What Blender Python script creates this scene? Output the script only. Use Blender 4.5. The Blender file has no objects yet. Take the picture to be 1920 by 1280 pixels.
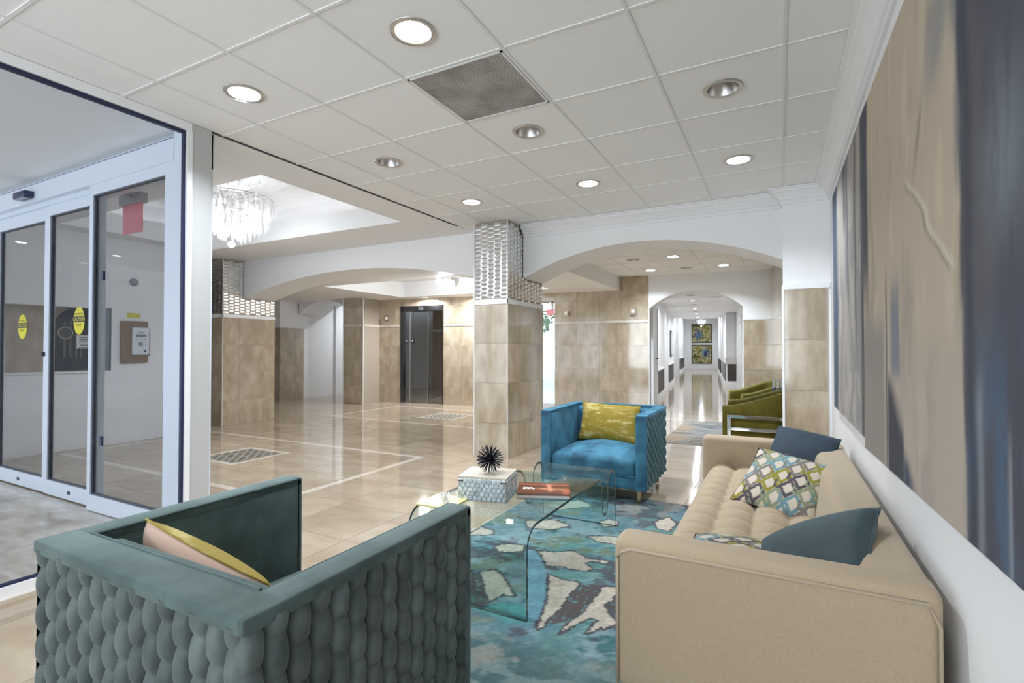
import bpy, bmesh, math, random
import numpy as np
from mathutils import Vector, Matrix, Euler

# ------------------------------------------------------------------ camera, world, exposure
S = bpy.context.scene
COL = S.collection
rnd = random.Random(7)
nrs = np.random.RandomState(11)
R = math.radians
PI = math.pi

ZC = 2.711           # lounge and lobby ceiling
TILE = 0.61
cam_d = bpy.data.cameras.new('camera')
cam = bpy.data.objects.new('camera', cam_d)
COL.objects.link(cam)
cam.location = (0, 0, 1.245)
cam.rotation_euler = (R(90.84), 0, R(27.70))
cam_d.sensor_width = 36
cam_d.lens = 953.8 / 1920 * 36
cam_d.clip_start = 0.05
cam_d.clip_end = 200
S.camera = cam

W = bpy.data.worlds.new('overcast_sky')
S.world = W
W.use_nodes = True
wn = W.node_tree.nodes
wn['Background'].inputs[0].default_value = (0.83, 0.92, 1.0, 1)
wn['Background'].inputs[1].default_value = 2.1

S.view_settings.view_transform = 'Standard'
S.view_settings.look = 'None'
S.view_settings.exposure = 0.0
S.view_settings.gamma = 1.0
S.view_settings.use_curve_mapping = False
cy = S.cycles
cy.use_denoising = True
cy.use_adaptive_sampling = True
cy.adaptive_threshold = 0.07
cy.adaptive_min_samples = 24
cy.max_bounces = 7
cy.diffuse_bounces = 4
cy.glossy_bounces = 3
cy.transmission_bounces = 6
cy.transparent_max_bounces = 12
cy.sample_clamp_indirect = 4.0
cy.caustics_reflective = False
cy.caustics_refractive = False


def area_light(name, loc, rot, sx, sy, power, color=(1, 1, 1), parent=None, shape='RECTANGLE', spread=180):
    l = bpy.data.lights.new(name, 'AREA')
    l.shape = shape
    l.size = sx
    l.size_y = sy
    l.energy = power
    l.color = color
    l.spread = R(spread)
    o = bpy.data.objects.new(name, l)
    COL.objects.link(o)
    o.location = loc
    o.rotation_euler = rot
    if parent:
        o.parent = parent
    return o


# daylight entering by the tall windows at the camera's back and by the entrance of the vestibule
area_light('window_daylight', (-1.45, -2.95, 1.5), (R(-90), 0, PI), 3.3, 2.0, 100, (0.85, 0.925, 1.0))
area_light('entrance_daylight', (-6.4, -2.6, 1.45), (R(-90), 0, PI), 6.0, 2.3, 52, (0.78, 0.88, 1.0))

# ------------------------------------------------------------------ materials
MATS = {}


def mat(name, color=(0.8, 0.8, 0.8), rough=0.5, metal=0.0, spec=0.5, sheen=0.0, sheen_tint=None, emit=None, estr=0.0,
        vcol=False, noise=None, bump=None, rand=0.0, coat=0.0, sheen_rough=0.4):
    """noise=(scale, detail, color2, stretch xyz, contrast lo, hi)  bump=(scale, strength, stretch)"""
    if name in MATS:
        return MATS[name]
    m = bpy.data.materials.new(name)
    m.use_nodes = True
    nt = m.node_tree
    b = nt.nodes['Principled BSDF']
    b.inputs['Base Color'].default_value = (*color, 1)
    b.inputs['Roughness'].default_value = rough
    b.inputs['Metallic'].default_value = metal
    b.inputs['Specular IOR Level'].default_value = spec
    b.inputs['Coat Weight'].default_value = coat
    b.inputs['Coat Roughness'].default_value = 0.05
    if sheen:
        b.inputs['Sheen Weight'].default_value = sheen
        b.inputs['Sheen Roughness'].default_value = sheen_rough
        if sheen_tint:
            b.inputs['Sheen Tint'].default_value = (*sheen_tint, 1)
    if emit:
        b.inputs['Emission Color'].default_value = (*emit, 1)
        b.inputs['Emission Strength'].default_value = estr
    src = None
    tc = nt.nodes.new('ShaderNodeTexCoord')

    def vec(stretch):
        mp = nt.nodes.new('ShaderNodeMapping')
        mp.inputs['Scale'].default_value = stretch
        nt.links.new(tc.outputs['Object'], mp.inputs['Vector'])
        if rand:
            oi = nt.nodes.new('ShaderNodeObjectInfo')
            mu = nt.nodes.new('ShaderNodeMath')
            mu.operation = 'MULTIPLY'
            mu.inputs[1].default_value = 37.0
            nt.links.new(oi.outputs['Random'], mu.inputs[0])
            nt.links.new(mu.outputs[0], mp.inputs['Location'])
        return mp.outputs['Vector']
    if vcol:
        a = nt.nodes.new('ShaderNodeVertexColor')
        a.layer_name = 'Col'
        src = a.outputs['Color']
    if noise:
        sc_, det, c2, st, lo, hi = noise
        n = nt.nodes.new('ShaderNodeTexNoise')
        n.inputs['Scale'].default_value = sc_
        n.inputs['Detail'].default_value = det
        n.inputs['Roughness'].default_value = 0.6
        nt.links.new(vec(st), n.inputs['Vector'])
        r = nt.nodes.new('ShaderNodeValToRGB')
        r.color_ramp.elements[0].position = lo
        r.color_ramp.elements[1].position = hi
        r.color_ramp.elements[0].color = (*color, 1)
        r.color_ramp.elements[1].color = (*c2, 1)
        nt.links.new(n.outputs['Fac'], r.inputs['Fac'])
        if src is None:
            src = r.outputs['Color']
        else:
            mx = nt.nodes.new('ShaderNodeMix')
            mx.data_type = 'RGBA'
            mx.blend_type = 'MULTIPLY'
            mx.inputs['Factor'].default_value = 1.0
            nt.links.new(src, mx.inputs['A'])
            nt.links.new(r.outputs['Color'], mx.inputs['B'])
            src = mx.outputs['Result']
    if rand:
        oi = nt.nodes.new('ShaderNodeObjectInfo')
        mr = nt.nodes.new('ShaderNodeMapRange')
        mr.inputs['To Min'].default_value = 1 - rand
        mr.inputs['To Max'].default_value = 1 + rand
        nt.links.new(oi.outputs['Random'], mr.inputs['Value'])
        mx = nt.nodes.new('ShaderNodeMix')
        mx.data_type = 'RGBA'
        mx.blend_type = 'MULTIPLY'
        mx.inputs['Factor'].default_value = 1.0
        if src is not None:
            nt.links.new(src, mx.inputs['A'])
        else:
            mx.inputs['A'].default_value = (*color, 1)
        nt.links.new(mr.outputs['Result'], mx.inputs['B'])
        src = mx.outputs['Result']
    if src is not None:
        nt.links.new(src, b.inputs['Base Color'])
    if bump:
        bs, bst, st = bump
        n2 = nt.nodes.new('ShaderNodeTexNoise')
        n2.inputs['Scale'].default_value = bs
        n2.inputs['Detail'].default_value = 4
        nt.links.new(vec(st), n2.inputs['Vector'])
        bp = nt.nodes.new('ShaderNodeBump')
        bp.inputs['Strength'].default_value = bst
        bp.inputs['Distance'].default_value = 0.01
        nt.links.new(n2.outputs['Fac'], bp.inputs['Height'])
        nt.links.new(bp.outputs['Normal'], b.inputs['Normal'])
    MATS[name] = m
    return m


def glass_mat(name, tint, rough=0.0, refl=1.0):
    m = bpy.data.materials.new(name)
    m.use_nodes = True
    nt = m.node_tree
    nt.nodes.remove(nt.nodes['Principled BSDF'])
    out = nt.nodes['Material Output']
    tr = nt.nodes.new('ShaderNodeBsdfTransparent')
    tr.inputs[0].default_value = (*tint, 1)
    gl = nt.nodes.new('ShaderNodeBsdfGlossy')
    gl.inputs['Roughness'].default_value = rough
    gl.inputs['Color'].default_value = (1, 1, 1, 1)
    lw = nt.nodes.new('ShaderNodeLayerWeight')
    lw.inputs['Blend'].default_value = 0.5
    pw_ = nt.nodes.new('ShaderNodeMath')
    pw_.operation = 'POWER'
    pw_.inputs[1].default_value = 5.0
    nt.links.new(lw.outputs['Facing'], pw_.inputs[0])
    mu = nt.nodes.new('ShaderNodeMath')
    mu.operation = 'MULTIPLY_ADD'
    mu.inputs[1].default_value = 0.80 * refl
    mu.inputs[2].default_value = 0.035 * refl
    nt.links.new(pw_.outputs[0], mu.inputs[0])
    mx = nt.nodes.new('ShaderNodeMixShader')
    nt.links.new(mu.outputs[0], mx.inputs[0])
    nt.links.new(tr.outputs[0], mx.inputs[1])
    nt.links.new(gl.outputs[0], mx.inputs[2])
    nt.links.new(mx.outputs[0], out.inputs[0])
    MATS[name] = m
    return m


WHITE = mat('white_paint', (0.86, 0.86, 0.865), 0.55, bump=(120, 0.03, (1, 1, 1)))
TRIMW = mat('white_trim', (0.84, 0.84, 0.85), 0.4)
CEIL = mat('drywall_ceiling', (0.87, 0.87, 0.87), 0.7)
CTILE = mat('acoustic_tile', (0.90, 0.90, 0.90), 0.75, bump=(260, 0.12, (1, 1, 1)), rand=0.012)
TEE = mat('ceiling_tee', (0.80, 0.80, 0.80), 0.45)
GAP = mat('dark_gap', (0.05, 0.05, 0.055), 0.6)
MARBLE = mat('cream_marble', (0.345, 0.262, 0.182), 0.08, spec=0.45, noise=(2.2, 6, (0.46, 0.385, 0.295), (1, 2.2, 1), 0.33, 0.70), rand=0.10, coat=0.12)
MARBLE_FAR = mat('cream_marble_plain', (0.345, 0.262, 0.182), 0.10, spec=0.40, noise=(2.2, 6, (0.46, 0.385, 0.295), (1, 2.2, 1), 0.33, 0.70))
VESTM = mat('grey_marble', (0.50, 0.45, 0.40), 0.28, noise=(2.5, 7, (0.68, 0.64, 0.59), (1, 2.0, 1), 0.35, 0.68))
VSLAB = mat('veined_marble_slab', (0.40, 0.345, 0.285), 0.22, noise=(3.0, 9, (0.66, 0.61, 0.55), (1, 2.2, 1), 0.36, 0.66), rand=0.08)
INLAY = mat('white_marble_inlay', (0.56, 0.49, 0.41), 0.10, noise=(5, 4, (0.64, 0.57, 0.49), (1, 1, 1), 0.4, 0.6))
TRAV = mat('travertine', (0.325, 0.255, 0.172), 0.10, spec=0.5, coat=0.9, noise=(3.4, 9, (0.51, 0.425, 0.322), (1.8, 1.8, 0.8), 0.32, 0.68), rand=0.07)
GROUT = mat('stone_grout', (0.36, 0.30, 0.24), 0.5)
CHROME = mat('chrome', (0.80, 0.80, 0.81), 0.08, metal=1.0)
MOSAIC = mat('silver_mosaic', (0.86, 0.855, 0.85), 0.20, metal=1.0, rand=0.06)
NICKEL = mat('brushed_nickel', (0.62, 0.60, 0.58), 0.28, metal=1.0)
BRASS = mat('brass_leg', (0.55, 0.42, 0.24), 0.25, metal=1.0)
ALU = mat('white_aluminium', (0.74, 0.80, 0.88), 0.35, spec=0.5)
NAVY = mat('navy_gasket', (0.012, 0.016, 0.06), 0.35)
BLACK = mat('black_plastic', (0.02, 0.02, 0.022), 0.4)
PANE = glass_mat('clear_glass', (0.90, 0.93, 0.94))
DOORGLASS = glass_mat('tinted_door_glass', (0.86, 0.87, 0.885), refl=0.3)
TABLEGLASS = glass_mat('green_table_glass', (0.90, 0.965, 0.955), refl=1.0)
CRYSTAL = mat('crystal', (0.95, 0.95, 0.96), 0.04, spec=1.0)
_b = CRYSTAL.node_tree.nodes['Principled BSDF']
_b.inputs['Alpha'].default_value = 0.34
EDGE = mat('glass_edge', (0.015, 0.055, 0.052), 0.08, spec=0.8)
VGREEN = mat('dark_green_velvet', (0.030, 0.056, 0.053), 0.75, sheen=0.45, sheen_tint=(0.50, 0.62, 0.60), noise=(5, 7, (0.075, 0.112, 0.107), (1, 1, 1), 0.36, 0.62), sheen_rough=0.35)
VWEAVE = mat('dark_green_weave', (0.040, 0.056, 0.053), 0.75, sheen=0.35, sheen_tint=(0.52, 0.60, 0.59), noise=(9, 5, (0.095, 0.120, 0.115), (1, 1, 1), 0.35, 0.65), rand=0.18, sheen_rough=0.35)
VBLUE = mat('blue_velvet', (0.012, 0.070, 0.125), 0.75, sheen=0.25, sheen_tint=(0.35, 0.72, 0.95), noise=(5, 8, (0.045, 0.19, 0.29), (1, 1, 1), 0.38, 0.60), sheen_rough=0.35)
VBLUEW = mat('blue_green_weave', (0.035, 0.095, 0.115), 0.75, sheen=0.22, sheen_tint=(0.5, 0.75, 0.8), noise=(9, 4, (0.070, 0.150, 0.170), (1, 1, 1), 0.35, 0.68), rand=0.1, sheen_rough=0.35)
LINEN = mat('cream_linen', (0.37, 0.283, 0.187), 0.85, sheen=0.2, noise=(420, 2, (0.43, 0.338, 0.228), (0.35, 1, 1), 0.30, 0.70), bump=(520, 0.15, (1, 1, 1)))
LINEN2 = mat('cream_linen_piping', (0.40, 0.32, 0.23), 0.85)
OLIVE = mat('olive_velvet', (0.105, 0.086, 0.003), 0.8, sheen=0.25, sheen_tint=(0.75, 0.72, 0.15), noise=(8, 4, (0.150, 0.125, 0.006), (1, 1, 1), 0.4, 0.65), sheen_rough=0.4)
YVEL = mat('mustard_velvet', (0.25, 0.175, 0.006), 0.7, sheen=0.2, sheen_tint=(0.95, 0.9, 0.4), noise=(11, 8, (0.56, 0.48, 0.20), (0.7, 1.0, 2.4), 0.50, 0.72), bump=(30, 0.25, (1, 2, 1)))
PEACH = mat('peach_cushion_back', (0.52, 0.36, 0.28), 0.85, sheen=0.3)
NAVYC = mat('navy_cushion', (0.010, 0.023, 0.040), 0.8, sheen=0.2, sheen_tint=(0.4, 0.6, 0.8), noise=(9, 5, (0.018, 0.036, 0.056), (1, 1, 1), 0.35, 0.65))
TEALC = mat('teal_cushion', (0.010, 0.026, 0.031), 0.7, sheen=0.25, sheen_tint=(0.5, 0.7, 0.78), noise=(6, 5, (0.022, 0.048, 0.054), (1, 3, 1), 0.35, 0.65))
PAINTED = mat('painted_canvas', (1, 1, 1), 0.75, vcol=True, bump=(60, 0.12, (1, 1, 1)))
PRINTED = mat('printed_fabric', (1, 1, 1), 0.85, vcol=True, bump=(400, 0.1, (1, 1, 1)))
RUGM = mat('wool_rug', (0.78, 0.78, 0.78), 0.95, vcol=True, noise=(330, 3, (1.12, 1.12, 1.12), (1, 1, 1), 0.3, 0.7), bump=(420, 0.9, (1, 1, 1)))
DARKPANEL = mat('dark_brown_panel', (0.045, 0.035, 0.033), 0.5)
GREYDOOR = mat('grey_door', (0.62, 0.63, 0.64), 0.4)
MIRRORM = mat('dark_mirror_steel', (0.30, 0.305, 0.315), 0.03, metal=1.0)
FRAMEBLK = mat('black_frame', (0.02, 0.018, 0.016), 0.4)
PAPER = mat('paper', (0.80, 0.79, 0.76), 0.6)


def lamp_mat(name, color, strength):
    return mat(name, (1, 1, 1), 0.4, emit=color, estr=strength)


LENS = lamp_mat('lit_lamp', (1.0, 0.97, 0.93), 9.0)
BULB = lamp_mat('chandelier_bulb', (1.0, 0.98, 0.96), 8.0)
COVE = lamp_mat('cove_led_strip', (1.0, 0.99, 0.98), 5.0)
REDLIT = mat('red_exit_panel', (0.72, 0.26, 0.28), 0.35, emit=(1.0, 0.25, 0.28), estr=0.16)


# ------------------------------------------------------------------ mesh helpers
def newmesh(name, v, f, m=None, smooth=False, mats=None, fmat=None, cols=None):
    me = bpy.data.meshes.new(name)
    me.from_pydata([tuple(map(float, p)) for p in v], [], [tuple(map(int, q)) for q in f])
    if mats:
        for q in mats:
            me.materials.append(q)
        if fmat is not None:
            me.polygons.foreach_set('material_index', list(map(int, fmat)))
    elif m:
        me.materials.append(m)
    if cols is not None:
        a = me.color_attributes.new('Col', 'FLOAT_COLOR', 'POINT')
        c4 = np.ones((len(v), 4), dtype=np.float32)
        c4[:, :3] = cols
        a.data.foreach_set('color', c4.ravel())
    if smooth:
        me.polygons.foreach_set('use_smooth', [True] * len(me.polygons))
    me.update()
    return me


def ob(name, me, parent=None, loc=(0, 0, 0), rot=(0, 0, 0)):
    o = bpy.data.objects.new(name, me)
    COL.objects.link(o)
    o.location = loc
    o.rotation_euler = rot
    if parent is not None:
        o.parent = parent
    return o


def tag(o, label=None, cat=None, group=None, kind=None):
    if label:
        o['label'] = label
    if cat:
        o['category'] = cat
    if group:
        o['group'] = group
    if kind:
        o['kind'] = kind
    return o


def thing(name, label, cat, loc=(0, 0, 0), rz=0, group=None, kind=None):
    o = bpy.data.objects.new(name, None)
    COL.objects.link(o)
    o.empty_display_size = 0.1
    o.location = loc
    o.rotation_euler = (0, 0, rz)
    return tag(o, label, cat, group, kind)


class MB:
    def __init__(self):
        self.v, self.f = [], []

    def add(self, v, f, M=None):
        b = len(self.v)
        if M is not None:
            v = [tuple(M @ Vector(p)) for p in v]
        self.v += [tuple(p) for p in v]
        self.f += [tuple(i + b for i in q) for q in f]
        return self

    def box(self, x0, x1, y0, y1, z0, z1, M=None):
        v = [(x0, y0, z0), (x1, y0, z0), (x1, y1, z0), (x0, y1, z0), (x0, y0, z1), (x1, y0, z1), (x1, y1, z1), (x0, y1, z1)]
        f = [(3, 2, 1, 0), (4, 5, 6, 7), (0, 1, 5, 4), (1, 2, 6, 5), (2, 3, 7, 6), (3, 0, 4, 7)]
        return self.add(v, f, M)

    def prism(self, poly, axis, a, b, M=None):
        """polygon (list of 2d) extruded along axis from a to b."""
        n = len(poly)

        def P(p, t):
            if axis == 'y':
                return (p[0], t, p[1])
            if axis == 'x':
                return (t, p[0], p[1])
            return (p[0], p[1], t)
        v = [P(p, a) for p in poly] + [P(p, b) for p in poly]
        f = [tuple(range(n)), tuple(range(2 * n - 1, n - 1, -1))]
        for i in range(n):
            j = (i + 1) % n
            f.append((j, i, i + n, j + n))
        return self.add(v, f, M)

    def lathe(self, prof, n=24, M=None, cap=False):
        v, f = [], []
        for r, z in prof:
            for k in range(n):
                a = 2 * PI * k / n
                v.append((r * math.cos(a), r * math.sin(a), z))
        for i in range(len(prof) - 1):
            for k in range(n):
                k2 = (k + 1) % n
                f.append((i * n + k, i * n + k2, (i + 1) * n + k2, (i + 1) * n + k))
        if cap:
            f.append(tuple(range(n - 1, -1, -1)))
            f.append(tuple(range((len(prof) - 1) * n, len(prof) * n)))
        return self.add(v, f, M)

    def tube(self, pts, r, n=6, closed=False, M=None):
        pts = [Vector(p) for p in pts]
        N = len(pts)
        v, f = [], []
        for i, p in enumerate(pts):
            if closed:
                d = pts[(i + 1) % N] - pts[i - 1]
            else:
                d = pts[min(i + 1, N - 1)] - pts[max(i - 1, 0)]
            d.normalize()
            up = Vector((0, 0, 1)) if abs(d.z) < 0.9 else Vector((1, 0, 0))
            a = d.cross(up).normalized()
            b = d.cross(a).normalized()
            for k in range(n):
                t = 2 * PI * k / n
                v.append(tuple(p + a * (r * math.cos(t)) + b * (r * math.sin(t))))
        for i in range(N if closed else N - 1):
            i2 = (i + 1) % N
            for k in range(n):
                k2 = (k + 1) % n
                f.append((i * n + k, i * n + k2, i2 * n + k2, i2 * n + k))
        if not closed:
            f.append(tuple(range(n)))
            f.append(tuple(range(N * n - 1, (N - 1) * n - 1, -1)))
        return self.add(v, f, M)

    def mesh(self, name, m, smooth=False):
        me = newmesh(name, self.v, self.f, m, smooth)
        bm = bmesh.new()
        bm.from_mesh(me)
        bmesh.ops.recalc_face_normals(bm, faces=bm.faces)
        bm.to_mesh(me)
        bm.free()
        return me

    def obj(self, name, m, parent=None, loc=(0, 0, 0), rot=(0, 0, 0), smooth=False):
        return ob(name, self.mesh(name, m, smooth), parent, loc, rot)


def box_obj(name, x0, x1, y0, y1, z0, z1, m, parent=None, bevel=0.0):
    o = MB().box(x0, x1, y0, y1, z0, z1).obj(name, m, parent)
    if bevel:
        bev(o, bevel)
    return o


def bev(o, w, seg=2):
    bm = bmesh.new()
    bm.from_mesh(o.data)
    bmesh.ops.bevel(bm, geom=list(bm.edges), offset=w, segments=seg, profile=0.5, affect='EDGES')
    bmesh.ops.recalc_face_normals(bm, faces=bm.faces)
    bm.to_mesh(o.data)
    bm.free()
    return o


def rbox(hx, hy, hz, r, k=3, mid=8, fn=None):
    """rounded box centred at origin; fn(x,y,z)->(x,y,z) displaces; returns verts, faces"""
    def samples(h):
        inner = h - r
        a = [-h + r * (1 - math.cos(PI / 2 * i / k)) for i in range(k)]
        b = [-inner + 2 * inner * i / mid for i in range(mid + 1)]
        return a + b + [-q for q in reversed(a)]
    H = (hx, hy, hz)
    smp = [samples(h) for h in H]
    idx = {}
    V, Fc = [], []

    def vert(p):
        key = tuple(round(c, 6) for c in p)
        if key not in idx:
            q = [max(-(H[i] - r), min(H[i] - r, p[i])) for i in range(3)]
            d = Vector([p[i] - q[i] for i in range(3)])
            if d.length > 1e-9:
                d = d.normalized() * r
            P = [q[i] + d[i] for i in range(3)]
            idx[key] = len(V)
            V.append(P)
        return idx[key]
    for ax in range(3):
        u, w = (ax + 1) % 3, (ax + 2) % 3
        for s in (-1, 1):
            for i in range(len(smp[u]) - 1):
                for j in range(len(smp[w]) - 1):
                    c = []
                    for (a, b) in ((i, j), (i + 1, j), (i + 1, j + 1), (i, j + 1)):
                        p = [0, 0, 0]
                        p[ax] = s * H[ax]
                        p[u] = smp[u][a]
                        p[w] = smp[w][b]
                        c.append(vert(p))
                    if s < 0:
                        c.reverse()
                    Fc.append(tuple(c))
    if fn:
        V = [fn(*p) for p in V]
    return V, Fc


def rbox_obj(name, cx, cy_, cz, hx, hy, hz, r, m, parent=None, k=3, mid=4, fn=None, rot=(0, 0, 0)):
    v, f = rbox(hx, hy, hz, r, k, mid, fn)
    return ob(name, newmesh(name, v, f, m, True), parent, (cx, cy_, cz), rot)


def struct(o, label=None, cat='wall'):
    o['kind'] = 'structure'
    if label:
        o['label'] = label
        o['category'] = cat
    return o


def text_mesh(body, size, m, name='lettering'):
    c = bpy.data.curves.new(name, 'FONT')
    c.body = body
    c.size = size
    c.align_x = 'CENTER'
    c.align_y = 'CENTER'
    o = bpy.data.objects.new('tmp_text', c)
    COL.objects.link(o)
    dg = bpy.context.evaluated_depsgraph_get()
    me = bpy.data.meshes.new_from_object(o.evaluated_get(dg))
    me.materials.clear()
    me.materials.append(m)
    bpy.data.objects.remove(o)
    return me


# smooth value noise on numpy arrays
LAT = nrs.rand(256, 256)


def vnoise(x, y, oct_=4):
    out = np.zeros_like(x, dtype=float)
    amp, tot = 1.0, 0.0
    for o in range(oct_):
        xi = np.floor(x).astype(int)
        yi = np.floor(y).astype(int)
        fx = x - xi
        fy = y - yi
        fx = fx * fx * (3 - 2 * fx)
        fy = fy * fy * (3 - 2 * fy)
        g = lambda a, b: LAT[(a + o * 37) % 256, (b + o * 91) % 256]
        n = (g(xi, yi) * (1 - fx) + g(xi + 1, yi) * fx) * (1 - fy) + (g(xi, yi + 1) * (1 - fx) + g(xi + 1, yi + 1) * fx) * fy
        out += amp * n
        tot += amp
        amp *= 0.55
        x = x * 2.03 + 5.1
        y = y * 2.03 + 9.7
    return out / tot


def sstep(a, b, x):
    t = np.clip((x - a) / (b - a), 0, 1)
    return t * t * (3 - 2 * t)


def lerp(c, d, t):
    return c * (1 - t[..., None]) + np.array(d) * t[..., None]


def srgb(r, g, b):
    def f(c):
        c /= 255.0
        return c / 12.92 if c <= 0.04045 else ((c + 0.055) / 1.055) ** 2.4
    return (f(r), f(g), f(b))


def inpoly(px, py, poly):
    ins = np.zeros(px.shape, bool)
    n = len(poly)
    for i in range(n):
        x1, y1 = poly[i]
        x2, y2 = poly[(i + 1) % n]
        c = ((y1 > py) != (y2 > py)) & (px < (x2 - x1) * (py - y1) / (y2 - y1 + 1e-12) + x1)
        ins ^= c
    return ins


def polydist(px, py, poly):
    d = np.full(px.shape, 9.0)
    n = len(poly)
    for i in range(n):
        x1, y1 = poly[i]
        x2, y2 = poly[(i + 1) % n]
        dx, dy = x2 - x1, y2 - y1
        t = np.clip(((px - x1) * dx + (py - y1) * dy) / (dx * dx + dy * dy + 1e-12), 0, 1)
        d = np.minimum(d, np.hypot(px - x1 - t * dx, py - y1 - t * dy))
    return d


# the far part of the building is turned by 6.6 degrees
TH = R(6.6)
CT, ST = math.cos(TH), math.sin(TH)
ROT = Matrix.Rotation(TH, 4, 'Z')


def RP(lat, al, z=0.0):
    return (lat * CT - al * ST, lat * ST + al * CT, z)


# ------------------------------------------------------------------ floor
def floor_build():
    b = MB()
    # lowered bed under the laid slabs
    b.box(-8.0, 0.54, 0.0, 10.37, -0.06, -0.006)
    # plain polished marble beyond the slabs
    b.box(-12.5, -8.0, -3.2, 14.0, -0.06, 0.0)
    b.box(-3.38, 0.54, -3.2, 0.0, -0.06, 0.0)
    b.box(-8.0, 2.5, 10.37, 14.0, -0.06, 0.0)
    b.box(0.54, 2.5, 5.2, 10.37, -0.06, 0.0)
    b.box(-2.2, 2.2, 13.0, 34.0, -0.061, -0.0005, ROT)
    fl = b.obj('floor', MARBLE_FAR)
    struct(fl, 'polished cream marble floor of the lobby and corridor', 'floor')
    g = 0.0015
    sl = MB().box(g, TILE - g, g, TILE - g, -0.02, 0).mesh('slab', MARBLE)
    for i in range(14):
        for j in range(17):
            x, y = -8.0 + i * TILE, j * TILE
            if x + TILE < -3.40 and y + TILE < 2.0:
                continue
            if x < -3.40 < x + TILE and y < 1.3:
                x0, y0 = -3.40, y
                o = MB().box(g + 0, x + TILE - x0 - g, g, TILE - g, -0.02, 0).obj('slab', MARBLE, fl, (x0, y0, 0))
                continue
            o = ob('slab', sl, fl, (x, y, 0))
            k = rnd.randrange(2)
            if k:
                o.rotation_euler[2] = PI
                o.location = (x + TILE, y + TILE, 0)
    # inlaid white marble strips
    def strip(x0, x1, y0, y1):
        box_obj('inlay_strip', x0, x1, y0, y1, -0.01, 0.0008, INLAY, fl)
    wd = 0.075
    for (x0, x1, y0, y1) in ((-7.55, -3.62, 2.84, 4.74), (-7.42, -3.45, 6.80, 8.72)):
        strip(x0, x1, y0, y0 + wd)
        strip(x0, x1, y1 - wd, y1)
        strip(x0, x0 + wd, y0 + wd, y1 - wd)
        strip(x1 - wd, x1, y0 + wd, y1 - wd)
    # vestibule floor
    v = MB().box(-12.5, -3.42, -3.2, 1.98, -0.02, 0.002).obj('floor_vestibule', VESTM)
    struct(v, 'grey veined marble floor of the entrance vestibule', 'floor')
    me = MB().box(0.002, 0.758, 0.002, 0.758, -0.01, 0.0035).mesh('slab', VSLAB)
    for i in range(6):
        for j in range(5):
            ob('slab', me, v, (-3.46 - 0.76 * (i + 1), 1.955 - 0.76 * (j + 1), 0))


floor_build()


def floor_grate(cx, cy_, sx, sy, label):
    t = thing('floor_grate', label, 'floor grate', (cx, cy_, 0.0))
    hx, hy = sx / 2, sy / 2
    fw = 0.075
    b = MB()
    for (x0, x1, y0, y1) in ((-hx - fw, hx + fw, -hy - fw, -hy), (-hx - fw, hx + fw, hy, hy + fw), (-hx - fw, -hx, -hy, hy), (hx, hx + fw, -hy, hy)):
        b.box(x0, x1, y0, y1, 0.0009, 0.003)
    b.obj('frame', INLAY, t)
    MB().box(-hx, hx, -hy, hy, 0.0009, 0.0015).obj('pit', mat('grate_pit', (0.05, 0.045, 0.04), 0.8), t)
    bar_m = mat('grate_metal', (0.52, 0.47, 0.40), 0.4, metal=0.4)
    n = 11
    L = hx + hy
    for s in (1, -1):
        for i in range(n):
            c = -L + (i + 0.5) * 2 * L / n
            pts = []
            for (x, y) in ((-hx, None), (hx, None), (None, -hy), (None, hy)):
                if x is not None:
                    yy = s * (x) + c
                    if -hy <= yy <= hy:
                        pts.append((x, yy))
                else:
                    xx = (y - c) * s
                    if -hx <= xx <= hx:
                        pts.append((xx, y))
            pts = sorted(set((round(a, 4), round(b_, 4)) for a, b_ in pts))
            if len(pts) >= 2:
                a, e = Vector((*pts[0], 0)), Vector((*pts[-1], 0))
                if (e - a).length < 0.03:
                    continue
                d = (e - a).normalized()
                nn = Vector((-d.y, d.x, 0)) * 0.010
                q = MB()
                q.add([tuple(a + nn), tuple(a - nn), tuple(e - nn), tuple(e + nn)] and
                      [tuple(p + Vector((0, 0, zz))) for zz in (0.0015, 0.005) for p in (a + nn, a - nn, e - nn, e + nn)],
                      [(0, 1, 2, 3), (4, 5, 6, 7), (0, 1, 5, 4), (1, 2, 6, 5), (2, 3, 7, 6), (3, 0, 4, 7)])
                q.obj('bar', bar_m, t)


floor_grate(-5.56, 3.81, 0.60, 0.60, 'square lattice floor grate in the marble beside the sliding glass doors')
floor_grate(-5.45, 7.76, 0.62, 0.62, 'square lattice floor grate in front of the elevator')

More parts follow.
